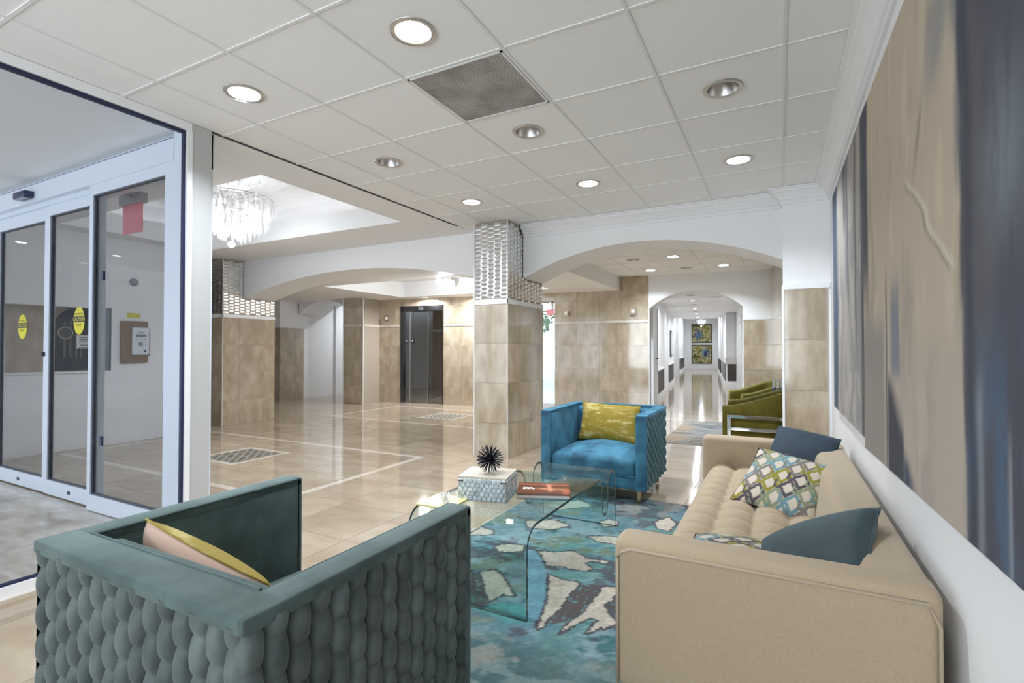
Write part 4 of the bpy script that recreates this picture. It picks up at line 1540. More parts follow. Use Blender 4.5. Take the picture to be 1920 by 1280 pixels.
struct(jl, 'aluminium side panel left of the sliding doors')
sg = box_obj('header_joint', -6.9, -3.60, 1.9535, 1.9552, 2.668, 2.672, GAP, hd)
sensor = thing('motion_sensor', 'small dark motion sensor on the sliding door header', 'sensor', (-5.80, 1.955, 2.575))
rbox_obj('housing', 0, -0.035, 0, 0.115, 0.035, 0.03, 0.012, mat('sensor_blue', (0.02, 0.03, 0.09), 0.35), sensor, 2, 2)
box_obj('window', -0.095, 0.095, -0.068, -0.03, -0.033, -0.028, mat('sensor_lens', (0.15, 0.18, 0.22), 0.15), sensor)
# hanging exit sign on the lobby side of the door
es = thing('exit_sign', 'translucent red exit sign hanging inside the sliding doors', 'exit sign', (-4.82, 2.30, 2.22))
rbox_obj('mount', 0.0, 0, 0.285, 0.165, 0.035, 0.045, 0.012, mat('exit_mount', (0.52, 0.52, 0.53), 0.4, metal=0.3), es, 2, 2)
box_obj('arm', 0.02, 0.10, -0.17, 0.0, 0.30, 0.325, mat('exit_mount'), es)
box_obj('panel', -0.155, 0.145, -0.004, 0.004, 0.0, 0.245, REDLIT, es)

# ------------------------------------------------------------------ big paintings on the right wall
def wall_painting(name, label, ya, yb, xa, xb, z0, z1, dz, colfn, nn=(150, 130)):
    """canvas spanning y from ya (far) to yb (near), face at xa..xb; lower edge rises by dz"""
    t = thing(name, label, 'painting', ((xa + xb) / 2, (ya + yb) / 2, z0))
    cx, cyy = (xa + xb) / 2, (ya + yb) / 2
    nu, nv = nn
    U, Vv = np.meshgrid(np.linspace(0, 1, nu), np.linspace(0, 1, nv))
    X = xa + (xb - xa) * U
    Y = ya + (yb - ya) * U
    Z = z0 + dz * U + (z1 - z0) * Vv
    cols = colfn(U, Vv, Y, Z)
    V = np.stack([X - cx, Y - cyy, Z - z0], -1).reshape(-1, 3)
    F_ = [(j * nu + i, (j + 1) * nu + i, (j + 1) * nu + i + 1, j * nu + i + 1) for j in range(nv - 1) for i in range(nu - 1)]
    ob('canvas', newmesh('canvas', V, F_, PAINTED, cols=cols.reshape(-1, 3)), t)
    th = 0.03
    b = MB()
    v = []
    for off in (0.0008, th):
        for (y, x, z) in ((ya, xa, z0), (yb, xb, z0 + dz), (yb, xb, z1 + dz), (ya, xa, z1)):
            v.append((x + off - cx, y - cyy, z - z0))
    b.add(v, [(0, 1, 2, 3), (7, 6, 5, 4), (0, 4, 5, 1), (1, 5, 6, 2), (2, 6, 7, 3), (3, 7, 4, 0)])
    b.obj('stretcher', mat('canvas_side', (0.06, 0.065, 0.085), 0.7), t)
    return t


def col_big(U, V, Y, Z):
    y = Y * 0.36 / (0.345 + 0.04 * U)      # feature positions measured at a common depth
    wob = (vnoise(Z * 3.0 + 3, Y * 2.0, 3) - 0.5)
    fine = vnoise(Y * 14, Z * 3.0, 5)
    soft = vnoise(Y * 5 + 9, Z * 2.2 + 4, 4)
    C = np.zeros(U.shape + (3,)) + np.array(srgb(184, 168, 148))
    C = lerp(C, srgb(160, 148, 134), sstep(0.40, 0.68, soft))
    C = lerp(C, srgb(196, 182, 160), sstep(0.55, 0.70, fine) * 0.7)
    C = lerp(C, srgb(164, 154, 146), sstep(1.55, 1.05, Z) * 0.5)
    # grey left margin and strips
    C = lerp(C, srgb(66, 70, 78), sstep(2.74, 2.80, y + wob * 0.06) * sstep(1.30, 1.7, Z))
    C = lerp(C, srgb(140, 134, 126), sstep(2.36, 2.44, y + wob * 0.05) * sstep(1.45, 1.25, Z))
    C = lerp(C, srgb(60, 62, 74), np.exp(-((y - 2.345 + wob * 0.03) / 0.012) ** 2) * sstep(1.62, 1.40, Z))
    blk = sstep(2.335, 2.31, y) * sstep(2.05, 2.09, y + wob * 0.08) * sstep(1.14, 1.02, Z + (y - 2.2) * -0.45 + wob * 0.2)
    C = lerp(C, srgb(62, 62, 70), blk)
    bl2 = sstep(1.95, 2.05, y + wob * 0.25) * sstep(0.95, 0.86, Z + (2.05 - y) * 0.30) * sstep(2.12, 2.02, y)
    C = lerp(C, srgb(58, 72, 88), bl2)
    sm = sstep(2.02, 2.08, y) * sstep(2.30, 2.22, y) * sstep(1.10, 1.2, Z) * sstep(1.60, 1.35, Z) * sstep(0.42, 0.6, fine)
    C = lerp(C, srgb(112, 116, 128), sm * 0.9)
    # bluish smear high up
    C = lerp(C, srgb(128, 132, 134), np.exp(-((y - 1.62 - (Z - 2.05) * -0.45) / 0.10) ** 2) * sstep(1.85, 2.05, Z) * 0.8)
    C = lerp(C, srgb(104, 100, 92), np.exp(-((y - 1.86 + (Z - 1.80) * 0.55) / 0.020) ** 2) * np.exp(-((Z - 1.86) / 0.10) ** 2) * 0.6)
    # pale ridge with shadow
    yr = 1.96 - (1.76 - Z) * 1.45 + 0.09 * (vnoise(Z * 9 + 2, Z * 0 + 3.3, 3) - 0.5)
    C = lerp(C, srgb(208, 198, 182), np.exp(-((y - yr) / 0.018) ** 2) * sstep(1.42, 1.46, Z) * sstep(1.80, 1.74, Z))
    C = lerp(C, srgb(120, 112, 98), np.exp(-((y - yr - 0.028) / 0.012) ** 2) * sstep(1.42, 1.46, Z) * sstep(1.80, 1.74, Z) * 0.8)
    # dark right field
    edge = 1.452 + wob * 0.05 - 0.03 * sstep(1.3, 1.0, Z) + 0.05 * sstep(1.9, 2.3, Z)
    dark = sstep(edge + 0.012, edge - 0.012, y)
    D = np.zeros(U.shape + (3,)) + np.array(srgb(72, 72, 84))
    D = lerp(D, srgb(86, 84, 90), sstep(0.45, 0.7, soft))
    D = lerp(D, srgb(72, 92, 112), sstep(1.40, 1.05, Z) * sstep(0.35, 0.6, fine))
    D = lerp(D, srgb(74, 92, 104), sstep(1.95, 2.25, Z) * 0.7)
    D = lerp(D, srgb(118, 126, 134), np.exp(-(((y - 1.20) / 0.10) ** 2 + ((Z - 1.62) / 0.16) ** 2)) * sstep(0.30, 0.6, fine) * 1.0)
    D = lerp(D, srgb(134, 138, 146), np.exp(-((y - 1.335 - wob * 0.04) / 0.02) ** 2) * sstep(1.25, 1.1, Z) * 0.8)
    D = lerp(D, srgb(150, 152, 158), np.exp(-((y - 1.19) / 0.007) ** 2) * sstep(1.15, 1.0, Z) * 0.8)
    D = lerp(D, srgb(46, 54, 68), np.exp(-((y - edge + 0.05) / 0.03) ** 2) * 0.7)
    C = lerp(C, srgb(78, 92, 108), sstep(edge + 0.05, edge, y + wob * 0.08) * sstep(1.55, 1.75, Z) * 0.7)
    C = C * (1 - dark[..., None]) + D * dark[..., None]
    tick = 0.6 * np.exp(-((y - 1.455 + (Z - 1.2) * 0.05) / 0.016) ** 2) * sstep(0.9, 0.95, Z) * sstep(1.38, 1.32, Z)
    C = lerp(C, srgb(178, 166, 150), tick)
    return C


def col_small(U, V, Y, Z):
    y = Y / 0.385 * 0.36
    wob = (vnoise(Z * 3.0 + 13, Y * 2.0, 3) - 0.5)
    fine = vnoise(Y * 10 + 4, Z * 2.0, 5)
    C = np.zeros(U.shape + (3,)) + np.array(srgb(160, 154, 148))
    C = lerp(C, srgb(136, 134, 132), sstep(0.45, 0.65, fine))
    C = lerp(C, srgb(176, 168, 158), sstep(0.55, 0.72, vnoise(Y * 7, Z * 4 + 30, 4)) * 0.7)
    C = lerp(C, srgb(68, 84, 104), sstep(4.02, 4.10, y + wob * 0.15))
    C = lerp(C, srgb(108, 118, 130), sstep(4.28, 4.30, y + wob * 0.1) * sstep(4.36, 4.34, y))
    C = lerp(C, srgb(82, 82, 86), np.exp(-((y - 3.66 - wob * 0.1) / 0.06) ** 2) * sstep(1.9, 2.15, Z))
    C = lerp(C, srgb(96, 102, 114), np.exp(-((y - 3.56 - wob * 0.1) / 0.05) ** 2) * sstep(1.5, 1.7, Z) * 0.8)
    C = lerp(C, srgb(58, 62, 72), np.exp(-((y - 3.50 + (2.1 - Z) * 0.05) / 0.016) ** 2) * sstep(1.45, 1.6, Z))
    C = lerp(C, srgb(84, 84, 84), np.exp(-((y - 3.17 - wob * 0.06) / 0.04) ** 2) * sstep(1.1, 1.5, Z))
    C = lerp(C, srgb(62, 64, 72), np.exp(-((y - 2.93) / 0.04) ** 2))
    return C


wall_painting('abstract_canvas', 'narrower tall grey beige abstract canvas, farther along the painting wall', 4.69, 3.095, 0.378, 0.378, 0.80, 2.44, 0.0, col_small, (110, 110))
wall_painting('abstract_canvas', 'huge abstract canvas, beige with a dark navy side, nearest the camera', 2.80, 0.75, 0.343, 0.378, 0.797, 2.330, 0.04, col_big, (190, 130))

# ------------------------------------------------------------------ rugs
POLY = [
 [(-1.32, 2.85), (-1.2, 2.88), (-1.13, 2.95), (-1.01, 2.88), (-0.94, 2.89), (-0.88, 2.9), (-0.89, 2.86), (-0.98, 2.85), (-1.0, 2.81), (-0.94, 2.76), (-0.94, 2.72), (-1.02, 2.7), (-1.11, 2.7), (-1.19, 2.68), (-1.25, 2.77)],
 [(-1.13, 2.58), (-1.05, 2.56), (-0.94, 2.56), (-0.94, 2.47), (-0.94, 2.36), (-0.93, 2.26), (-0.94, 2.16), (-0.94, 2.07), (-0.95, 2.05), (-0.97, 2.1), (-0.99, 2.21), (-1.03, 2.35)],
 [(-0.82, 2.58), (-0.77, 2.6), (-0.74, 2.6), (-0.73, 2.47), (-0.75, 2.4), (-0.69, 2.3), (-0.65, 2.27), (-0.67, 2.23), (-0.71, 2.18), (-0.75, 2.12), (-0.74, 2.25), (-0.78, 2.25), (-0.82, 2.16), (-0.85, 2.06), (-0.85, 2.17), (-0.82, 2.3), (-0.82, 2.41)],
 [(-1.13, 3.22), (-1.03, 3.28), (-0.92, 3.3), (-0.87, 3.17), (-1.03, 3.16)],
 [(-1.48, 2.43), (-1.41, 2.5), (-1.34, 2.44), (-1.24, 2.34), (-1.18, 2.27), (-1.24, 2.26), (-1.26, 2.16), (-1.32, 2.23), (-1.4, 2.34)],
 [(-1.58, 2.78), (-1.54, 2.86), (-1.43, 2.89), (-1.39, 2.81), (-1.46, 2.75), (-1.53, 2.73)],
 [(-1.64, 2.38), (-1.53, 2.42), (-1.34, 2.11), (-1.42, 2.06)],
 [(-1.84, 3.04), (-1.73, 3.02), (-1.70, 2.96), (-1.75, 2.92), (-1.84, 2.88)],
 [(-1.15, 3.51), (-1.1, 3.62), (-1.03, 3.59), (-1.02, 3.48), (-1.1, 3.45)],
 [(-0.8, 3.72), (-0.72, 3.86), (-0.65, 3.73), (-0.67, 3.56), (-0.75, 3.58)],
 [(-0.87, 3.23), (-0.81, 3.34), (-0.72, 3.3), (-0.75, 3.16), (-0.83, 3.14)],
 [(-1.62, 3.30), (-1.45, 3.42), (-1.30, 3.36), (-1.38, 3.22), (-1.55, 3.18)],
 [(-0.52, 2.9), (-0.40, 3.1), (-0.30, 2.9), (-0.42, 2.6)], [(-1.70, 3.75), (-1.45, 3.95), (-1.30, 3.85), (-1.5, 3.65)]]
DARKP = [[(-0.94, 2.56), (-0.83, 2.59), (-0.83, 2.39), (-0.84, 2.27), (-0.87, 2.16), (-0.92, 2.12), (-0.93, 2.26), (-0.94, 2.4)],
         [(-0.77, 2.59), (-0.70, 2.61), (-0.62, 2.31), (-0.75, 2.4)], [(-1.5, 2.39), (-1.48, 2.43), (-1.36, 2.28), (-1.25, 2.12), (-1.31, 2.11), (-1.42, 2.25)]]
BLUEP = [[(-1.4, 2.84), (-1.32, 2.85), (-1.2, 2.68), (-1.1, 2.49), (-1.0, 2.24), (-0.97, 2.09), (-1.01, 2.07), (-1.13, 2.3)]]
TEALP = [[(-1.32, 2.08), (-1.24, 2.12), (-1.21, 2.2), (-1.09, 2.22), (-1.02, 2.07), (-1.1, 2.04), (-1.2, 2.06)]]


def big_rug():
    x0, x1, y0, y1 = -1.85, 0.05, 1.10, 4.22
    st = 0.0085
    nx, ny = int((x1 - x0) / st), int((y1 - y0) / st)
    X, Y = np.meshgrid(np.linspace(x0, x1, nx), np.linspace(y0, y1, ny))
    jx = X + (vnoise(X * 45, Y * 45, 2) - 0.5) * 0.022
    jy = Y + (vnoise(X * 45 + 50, Y * 45 + 70, 2) - 0.5) * 0.022
    n1 = vnoise(X * 3.0 + 3, Y * 3.6 + 8, 4)
    n2 = vnoise(X * 5.0 + 20, Y * 7.0 + 2, 5)
    n3 = vnoise(X * 60, Y * 60, 2)
    st_ = vnoise((X + Y) * 5, (X - Y) * 34, 4)
    C = np.zeros(X.shape + (3,)) + np.array(srgb(104, 150, 150))
    C = lerp(C, srgb(142, 168, 176), sstep(0.44, 0.60, n1))
    C = lerp(C, srgb(70, 122, 124), sstep(0.50, 0.62, n2))
    C = lerp(C, srgb(92, 134, 148), sstep(0.56, 0.66, vnoise(X * 4 + 77, Y * 5 + 31, 4)) * 0.8)
    C = lerp(C, srgb(150, 172, 172), sstep(0.55, 0.66, st_) * 0.55)
    C = lerp(C, srgb(124, 128, 92), sstep(0.62, 0.70, vnoise(X * 5 + 91, Y * 6 + 17, 4)) * 0.6)
    C = lerp(C, srgb(84, 74, 84), sstep(0.60, 0.66, vnoise(X * 6 + 51, Y * 9 + 61, 4)) * 0.75)
    # greyer near end
    nearg = sstep(2.05, 1.75, Y + (n1 - 0.5) * 0.5)
    G = np.zeros(X.shape + (3,)) + np.array(srgb(120, 142, 142))
    G = lerp(G, srgb(146, 148, 140), sstep(0.45, 0.6, n2))
    G = lerp(G, srgb(78, 108, 110), sstep(0.52, 0.62, vnoise(X * 7 + 5, Y * 12 + 9, 4)))
    C = C * (1 - nearg[..., None]) + G * nearg[..., None]
    farg = sstep(3.55, 3.95, Y + (n1 - 0.5) * 0.6)
    G = np.zeros(X.shape + (3,)) + np.array(srgb(104, 132, 144))
    G = lerp(G, srgb(140, 142, 136), sstep(0.5, 0.6, n2))
    G = lerp(G, srgb(80, 86, 92), sstep(0.55, 0.63, vnoise(X * 8 + 5, Y * 9 + 9, 4)))
    C = C * (1 - farg[..., None]) + G * farg[..., None]
    for p in BLUEP:
        ins = inpoly(jx, jy, p)
        C[ins] = lerp(C, srgb(124, 176, 196), np.full(X.shape, 0.75))[ins]
    for p in TEALP:
        ins = inpoly(jx, jy, p)
        C[ins] = lerp(C, srgb(92, 160, 158), np.full(X.shape, 0.8))[ins]
    for p in DARKP:
        ins = inpoly(jx, jy, p) & (n3 > 0.30)
        C[ins] = np.array(srgb(92, 84, 84))
    cream = np.array(srgb(212, 200, 184))
    for p in POLY:
        near = (polydist(jx, jy, p) < 0.011)
        C[near] = np.array(srgb(84, 84, 88))
    for p in POLY:
        ins = inpoly(jx, jy, p)
        ed = polydist(jx, jy, p)
        ok = ins & (ed > 0.004)
        C[ok] = cream * (0.93 + 0.1 * n3[ok])[:, None]
    C *= (0.80 + 0.42 * n3)[..., None]
    Z = 0.010 + (vnoise(X * 90, Y * 90, 2) - 0.5) * 0.004
    t = thing('area_rug', 'large teal blue and cream abstract rug under the glass table', 'rug', (-0.9, 2.66, 0))
    V = np.stack([X + 0.9, Y - 2.66, Z], -1).reshape(-1, 3)
    I = np.arange(nx * ny).reshape(ny, nx)
    F_ = np.stack([I[:-1, :-1], I[:-1, 1:], I[1:, 1:], I[1:, :-1]], -1).reshape(-1, 4)
    ob('pile', newmesh('pile', V, F_.tolist(), RUGM, True, cols=C.reshape(-1, 3)), t)
    MB().box(x0 + 0.9 - 0.004, x1 + 0.9 + 0.004, y0 - 2.66 - 0.004, y1 - 2.66 + 0.004, 0.001, 0.0085).obj('binding', mat('rug_binding', (0.18, 0.26, 0.30), 0.9), t)


big_rug()


def passage_rug():
    x0, x1, y0, y1 = -1.42, 0.05, 6.95, 9.25
    st = 0.015
    nx, ny = int((x1 - x0) / st), int((y1 - y0) / st)
    X, Y = np.meshgrid(np.linspace(x0, x1, nx), np.linspace(y0, y1, ny))
    n1 = vnoise(X * 3 + 40, Y * 9 + 8, 4)
    n2 = vnoise(X * 2.2 + 60, Y * 13 + 2, 4)
    C = np.zeros(X.shape + (3,)) + np.array(srgb(158, 158, 156))
    C = lerp(C, srgb(120, 132, 146), sstep(0.48, 0.58, n1))
    C = lerp(C, srgb(172, 166, 158), sstep(0.54, 0.62, n2))
    C = lerp(C, srgb(104, 102, 98), sstep(0.57, 0.63, vnoise(X * 3 + 4, Y * 15 + 33, 4)) * 0.9)
    C = lerp(C, srgb(150, 138, 74), sstep(0.62, 0.68, n1) * 0.5)
    # marbled cream ground on the left fades out like the surrounding floor
    left = sstep(-1.05, -1.35, X + (n2 - 0.5) * 1.1 + 0.12 * (Y - 7.6))
    C = lerp(C, srgb(182, 160, 136), left)
    V = np.stack([X + 0.7, Y - 8.1, np.full(X.shape, 0.008)], -1).reshape(-1, 3)
    I = np.arange(nx * ny).reshape(ny, nx)
    F_ = np.stack([I[:-1, :-1], I[:-1, 1:], I[1:, 1:], I[1:, :-1]], -1).reshape(-1, 4)
    t = thing('passage_rug', 'grey and cream streaked rug under the olive chairs', 'rug', (-0.7, 8.1, 0))
    ob('pile', newmesh('pile', V, F_.tolist(), RUGM, cols=C.reshape(-1, 3)), t)
    MB().box(x0 + 0.7, x1 + 0.7, y0 - 8.1, y1 - 8.1, 0.001, 0.0075).obj('binding', mat('rug_binding_grey', (0.35, 0.35, 0.36), 0.9), t)


passage_rug()

# ------------------------------------------------------------------ woven velvet armchairs
def strap_mesh(name, L, w, per, phase, bulge, m):
    nu, nv = 9, max(8, int(L / per * 12))
    v, f = [], []
    for j in range(nv + 1):
        t = L * j / nv
        s = abs(math.sin(PI * (t / per + phase))) ** 0.42
        for i in range(nu):
            u = i / (nu - 1) * 2 - 1
            pr_ = (1 - abs(u) ** 2.8) ** 0.6 if abs(u) < 1 else 0
            ww = w * 0.5 * (0.95 + 0.06 * s)
            v.append((u * ww, -bulge * pr_ * (0.42 + 0.58 * s), t))
    for j in range(nv):
        for i in range(nu - 1):
            a = j * nu + i
            f.append((a, a + 1, a + nu + 1, a + nu))
    return newmesh(name, v, f, m, True)


def velvet_chair(label, loc, rz, vm, wm, tag_name):
    """front towards local -y, origin at the centre of the footprint"""
    t = thing('armchair', label, 'armchair', loc, rz)
    HW, HD, TOP, BOT = 0.455, 0.415, 0.715, 0.115
    AT, BT = 0.085, 0.105
    ins = 0.026
    # arms, back, base
    for s in (-1, 1):
        x = s * (HW - AT / 2 - ins / 2)
        rbox_obj('arm', x, -ins / 2, (TOP - 0.022 + BOT) / 2, AT / 2 - ins / 2, HD - 0.002 - ins / 2, (TOP - 0.022 - BOT) / 2, 0.010, vm, t, 2, 3)
    rbox_obj('backrest', 0, HD - BT / 2 - ins / 2, (TOP - 0.022 + BOT) / 2, HW - AT + 0.005, BT / 2 - ins / 2, (TOP - 0.022 - BOT) / 2, 0.012, vm, t, 2, 3)
    rbox_obj('seat_base', 0, -0.035, 0.165, HW - AT + 0.004, HD - 0.045, 0.05, 0.012, vm, t, 2, 3)
    for s in (-1, 1):
        rbox_obj('arm_front', s * (HW - AT / 2), -HD + 0.010, (TOP - 0.004 + BOT) / 2, AT / 2, 0.014, (TOP - 0.004 - BOT) / 2, 0.006, vm, t, 2, 2)
    # top band running round the three sides
    for s in (-1, 1):
        x = s * (HW - AT / 2)
        rbox_obj('top_band', x, -0.002, TOP - 0.018, AT / 2, HD, 0.018, 0.007, vm, t, 2, 3)
    rbox_obj('top_band', 0, HD - BT / 2, TOP - 0.0172, HW - 0.01, BT / 2, 0.018, 0.007, vm, t, 2, 3)
    # inner back cushion
    rbox_obj('back_cushion', 0, HD - BT - 0.030, 0.525, HW - AT - 0.006, 0.045, 0.168, 0.035, vm, t, 3, 4)
    # seat cushion, crowned
    cw, cd = HW - AT - 0.004, 0.335

    def crown_fn(x, y, z):
        k = max(0.0, 1 - (x / cw) ** 2) * max(0.0, 1 - ((y - 0.02) / cd) ** 2 * 0.7)
        return (x, y, z + (0.075 * k if z > 0 else 0.0))
    rbox_obj('seat_cushion', 0, -0.080, 0.275, cw, cd, 0.075, 0.045, vm, t, 4, 10, crown_fn)
    pts = [(-cw, -HD + 0.004, 0.22), (cw, -HD + 0.004, 0.22)]
    MB().tube(pts, 0.005, 6).obj('piping', vm, t)
    for s in (-1, 1):
        MB().tube([(s * (HW - AT), -HD + 0.012, TOP - 0.004), (s * (HW - AT), HD - BT, TOP - 0.004)], 0.004, 6).obj('piping', vm, t)
    MB().tube([(-(HW - AT), HD - BT + 0.002, TOP), (HW - AT, HD - BT + 0.002, TOP)], 0.005, 6).obj('piping', vm, t)
    # woven straps
    L = TOP - 0.022 - BOT
    nS = 14
    w = (2 * HD - 0.012) / nS
    per = L / 6.6
    ms = [strap_mesh('woven_strap', L, w * 1.03, per, 0.0, 0.030, wm), strap_mesh('woven_strap', L, w * 1.03, per, 0.5, 0.030, wm)]
    for s in (-1, 1):
        for i in range(nS):
            y = -HD + 0.008 + (i + 0.5) * w
            ob('woven_strap', ms[i % 2], t, (s * (HW - ins - 0.002), y, BOT), (0, 0, s * R(90)))
    nB = 15
    w2 = (2 * HW - 0.020) / nB
    ms2 = [strap_mesh('woven_strap', L, w2 * 1.03, per, 0.0, 0.030, wm), strap_mesh('woven_strap', L, w2 * 1.03, per, 0.5, 0.030, wm)]
    for i in range(nB):
        x = -HW + 0.010 + (i + 0.5) * w2
        ob('woven_strap', ms2[i % 2], t, (x, HD - ins - 0.002, BOT), (0, 0, PI))
    # legs
    for sx in (-1, 1):
        for sy in (-1, 1):
            lx, ly = sx * (HW - 0.075), sy * (HD - 0.065)
            bev(box_obj('leg', lx - 0.014, lx + 0.014, ly - 0.014, ly + 0.014, 0.0115, BOT + 0.01, BRASS, t), 0.002)
    return t


velvet_chair('dark green velvet armchair with woven strap sides, closest to the camera', (-1.383, 1.052, 0.0), PI, VGREEN, VWEAVE, 'g')
blue_chair = velvet_chair('bright blue velvet armchair with woven strap sides beside the stone column', (-1.388, 4.47, 0.0), 0.0, VBLUE, VBLUEW, 'b')
for ch in blue_chair.children:
    pass

# ------------------------------------------------------------------ cushions
def pillow(name, label, w, h, t, M, m, mback=None, n=26, colfn=None, pinch=0.055, group=None, pw=0.42, sag=0.0):
    """soft cushion; local x width, local z height, local y thickness; M places it"""
    g = np.linspace(-1, 1, n)
    U, Vv = np.meshgrid(g, g)
    X = U * w / 2 * (1 - pinch * (1 - Vv ** 2))
    Z = Vv * h / 2 * (1 - pinch * (1 - U ** 2)) - sag * (1 - U ** 2) * (Vv > 0) * Vv
    T = t / 2 * np.clip((1 - U ** 2) * (1 - Vv ** 2), 0, 1) ** pw
    T = T * (1 + 0.10 * (vnoise(U * 2 + 4, Vv * 2 + w * 30, 3) - 0.5))
    root = thing(name, label, 'cushion', (0, 0, 0), 0, group)
    root.matrix_world = M
    I = np.arange(n * n).reshape(n, n)
    F_ = np.stack([I[:-1, :-1], I[:-1, 1:], I[1:, 1:], I[1:, :-1]], -1).reshape(-1, 4)
    for side, nm, mm in ((-1, 'front', m), (1, 'back', mback or m)):
        V = np.stack([X, side * T, Z], -1).reshape(-1, 3)
        f = F_ if side < 0 else F_[:, ::-1]
        cols = None
        if colfn is not None:
            cols = colfn(U, Vv).reshape(-1, 3)
        ob(nm, newmesh(nm, V, f.tolist(), mm, True, cols=cols), root)
    pts = []
    for i in range(n):
        pts.append((X[0, i], 0, Z[0, i]))
    for i in range(1, n):
        pts.append((X[i, -1], 0, Z[i, -1]))
    for i in range(n - 2, -1, -1):
        pts.append((X[-1, i], 0, Z[-1, i]))
    for i in range(n - 2, 0, -1):
        pts.append((X[i, 0], 0, Z[i, 0]))
    MB().tube(pts, 0.0035, 5, True).obj('seam', mback or m, root, smooth=True)
    return root


def place(loc, rx=0, ry=0, rz=0, order='XYZ'):
    return Matrix.Translation(loc) @ Euler((R(rx), R(ry), R(rz)), order).to_matrix().to_4x4()


def chain_print(U, V):
    """interlocked diamond links in olive, teal, slate and grey on ivory"""
    C = np.zeros(U.shape + (3,)) + np.array(srgb(205, 192, 176))
    pal = [srgb(140, 132, 40), srgb(104, 142, 150), srgb(78, 72, 78), srgb(120, 112, 104), srgb(134, 142, 112)]
    k = 0
    for r in range(-3, 4):
        for c in range(-3, 4):
            k += 1
            cx = c * 0.46 + (0.23 if r % 2 else 0)
            cy_ = r * 0.36
            a = np.abs((U - cx)) / 0.235 + np.abs((V - cy_)) / 0.30
            ring = (a < 1.05) & (a > 0.62)
            cc = pal[(c * 2 + r * 3) % 5]
            C[ring] = np.array(cc)
            sx, sy = cx + 0.20, cy_ + 0.05
            b = np.maximum(np.abs(U - sx) / 0.10, np.abs(V - sy) / 0.13)
            ring2 = (b < 1.0) & (b > 0.50)
            C[ring2] = np.array(pal[(c * 2 + r * 3 + 2) % 5])
    return C * (0.94 + 0.12 * vnoise(U * 30, V * 30, 2))[..., None]


# blue armchair lumbar cushion
pillow('lumbar_cushion', 'mustard yellow crushed velvet lumbar cushion in the blue armchair', 0.56, 0.35, 0.13, place((-1.405, 4.615, 0.562), -15, 1.5, -2), YVEL, n=30)
# green armchair cushion: peach back towards the camera, mustard front
pillow('lumbar_cushion', 'mustard cushion with a peach back lying in the dark green armchair', 0.54, 0.38, 0.18, place((-1.46, 0.900, 0.505), 12, 9.5, 2), PEACH, YVEL, n=30)
# sofa cushions
pillow('scatter_cushion', 'dark navy cushion leaning in the far corner of the sofa', 0.36, 0.42, 0.13, place((0.125, 3.68, 0.600), -62, 9, -9), NAVYC, n=26)
pillow('scatter_cushion', 'link patterned cushion leaning on the sofa back, fully visible', 0.40, 0.42, 0.14, place((0.018, 3.105, 0.520), -56, 9, -16), PRINTED, n=90, colfn=chain_print)
pillow('scatter_cushion', 'teal velvet cushion leaning against the near sofa arm', 0.48, 0.43, 0.17, place((0.075, 2.05, 0.520), -76, -31, -19), TEALC, n=28)
pillow('scatter_cushion', 'link patterned cushion peeking over the near sofa arm', 0.40, 0.40, 0.11, place((-0.13, 2.06, 0.466), -88, -2, -4), PRINTED, n=80, colfn=lambda u, v: chain_print(v, u) * 0.8)

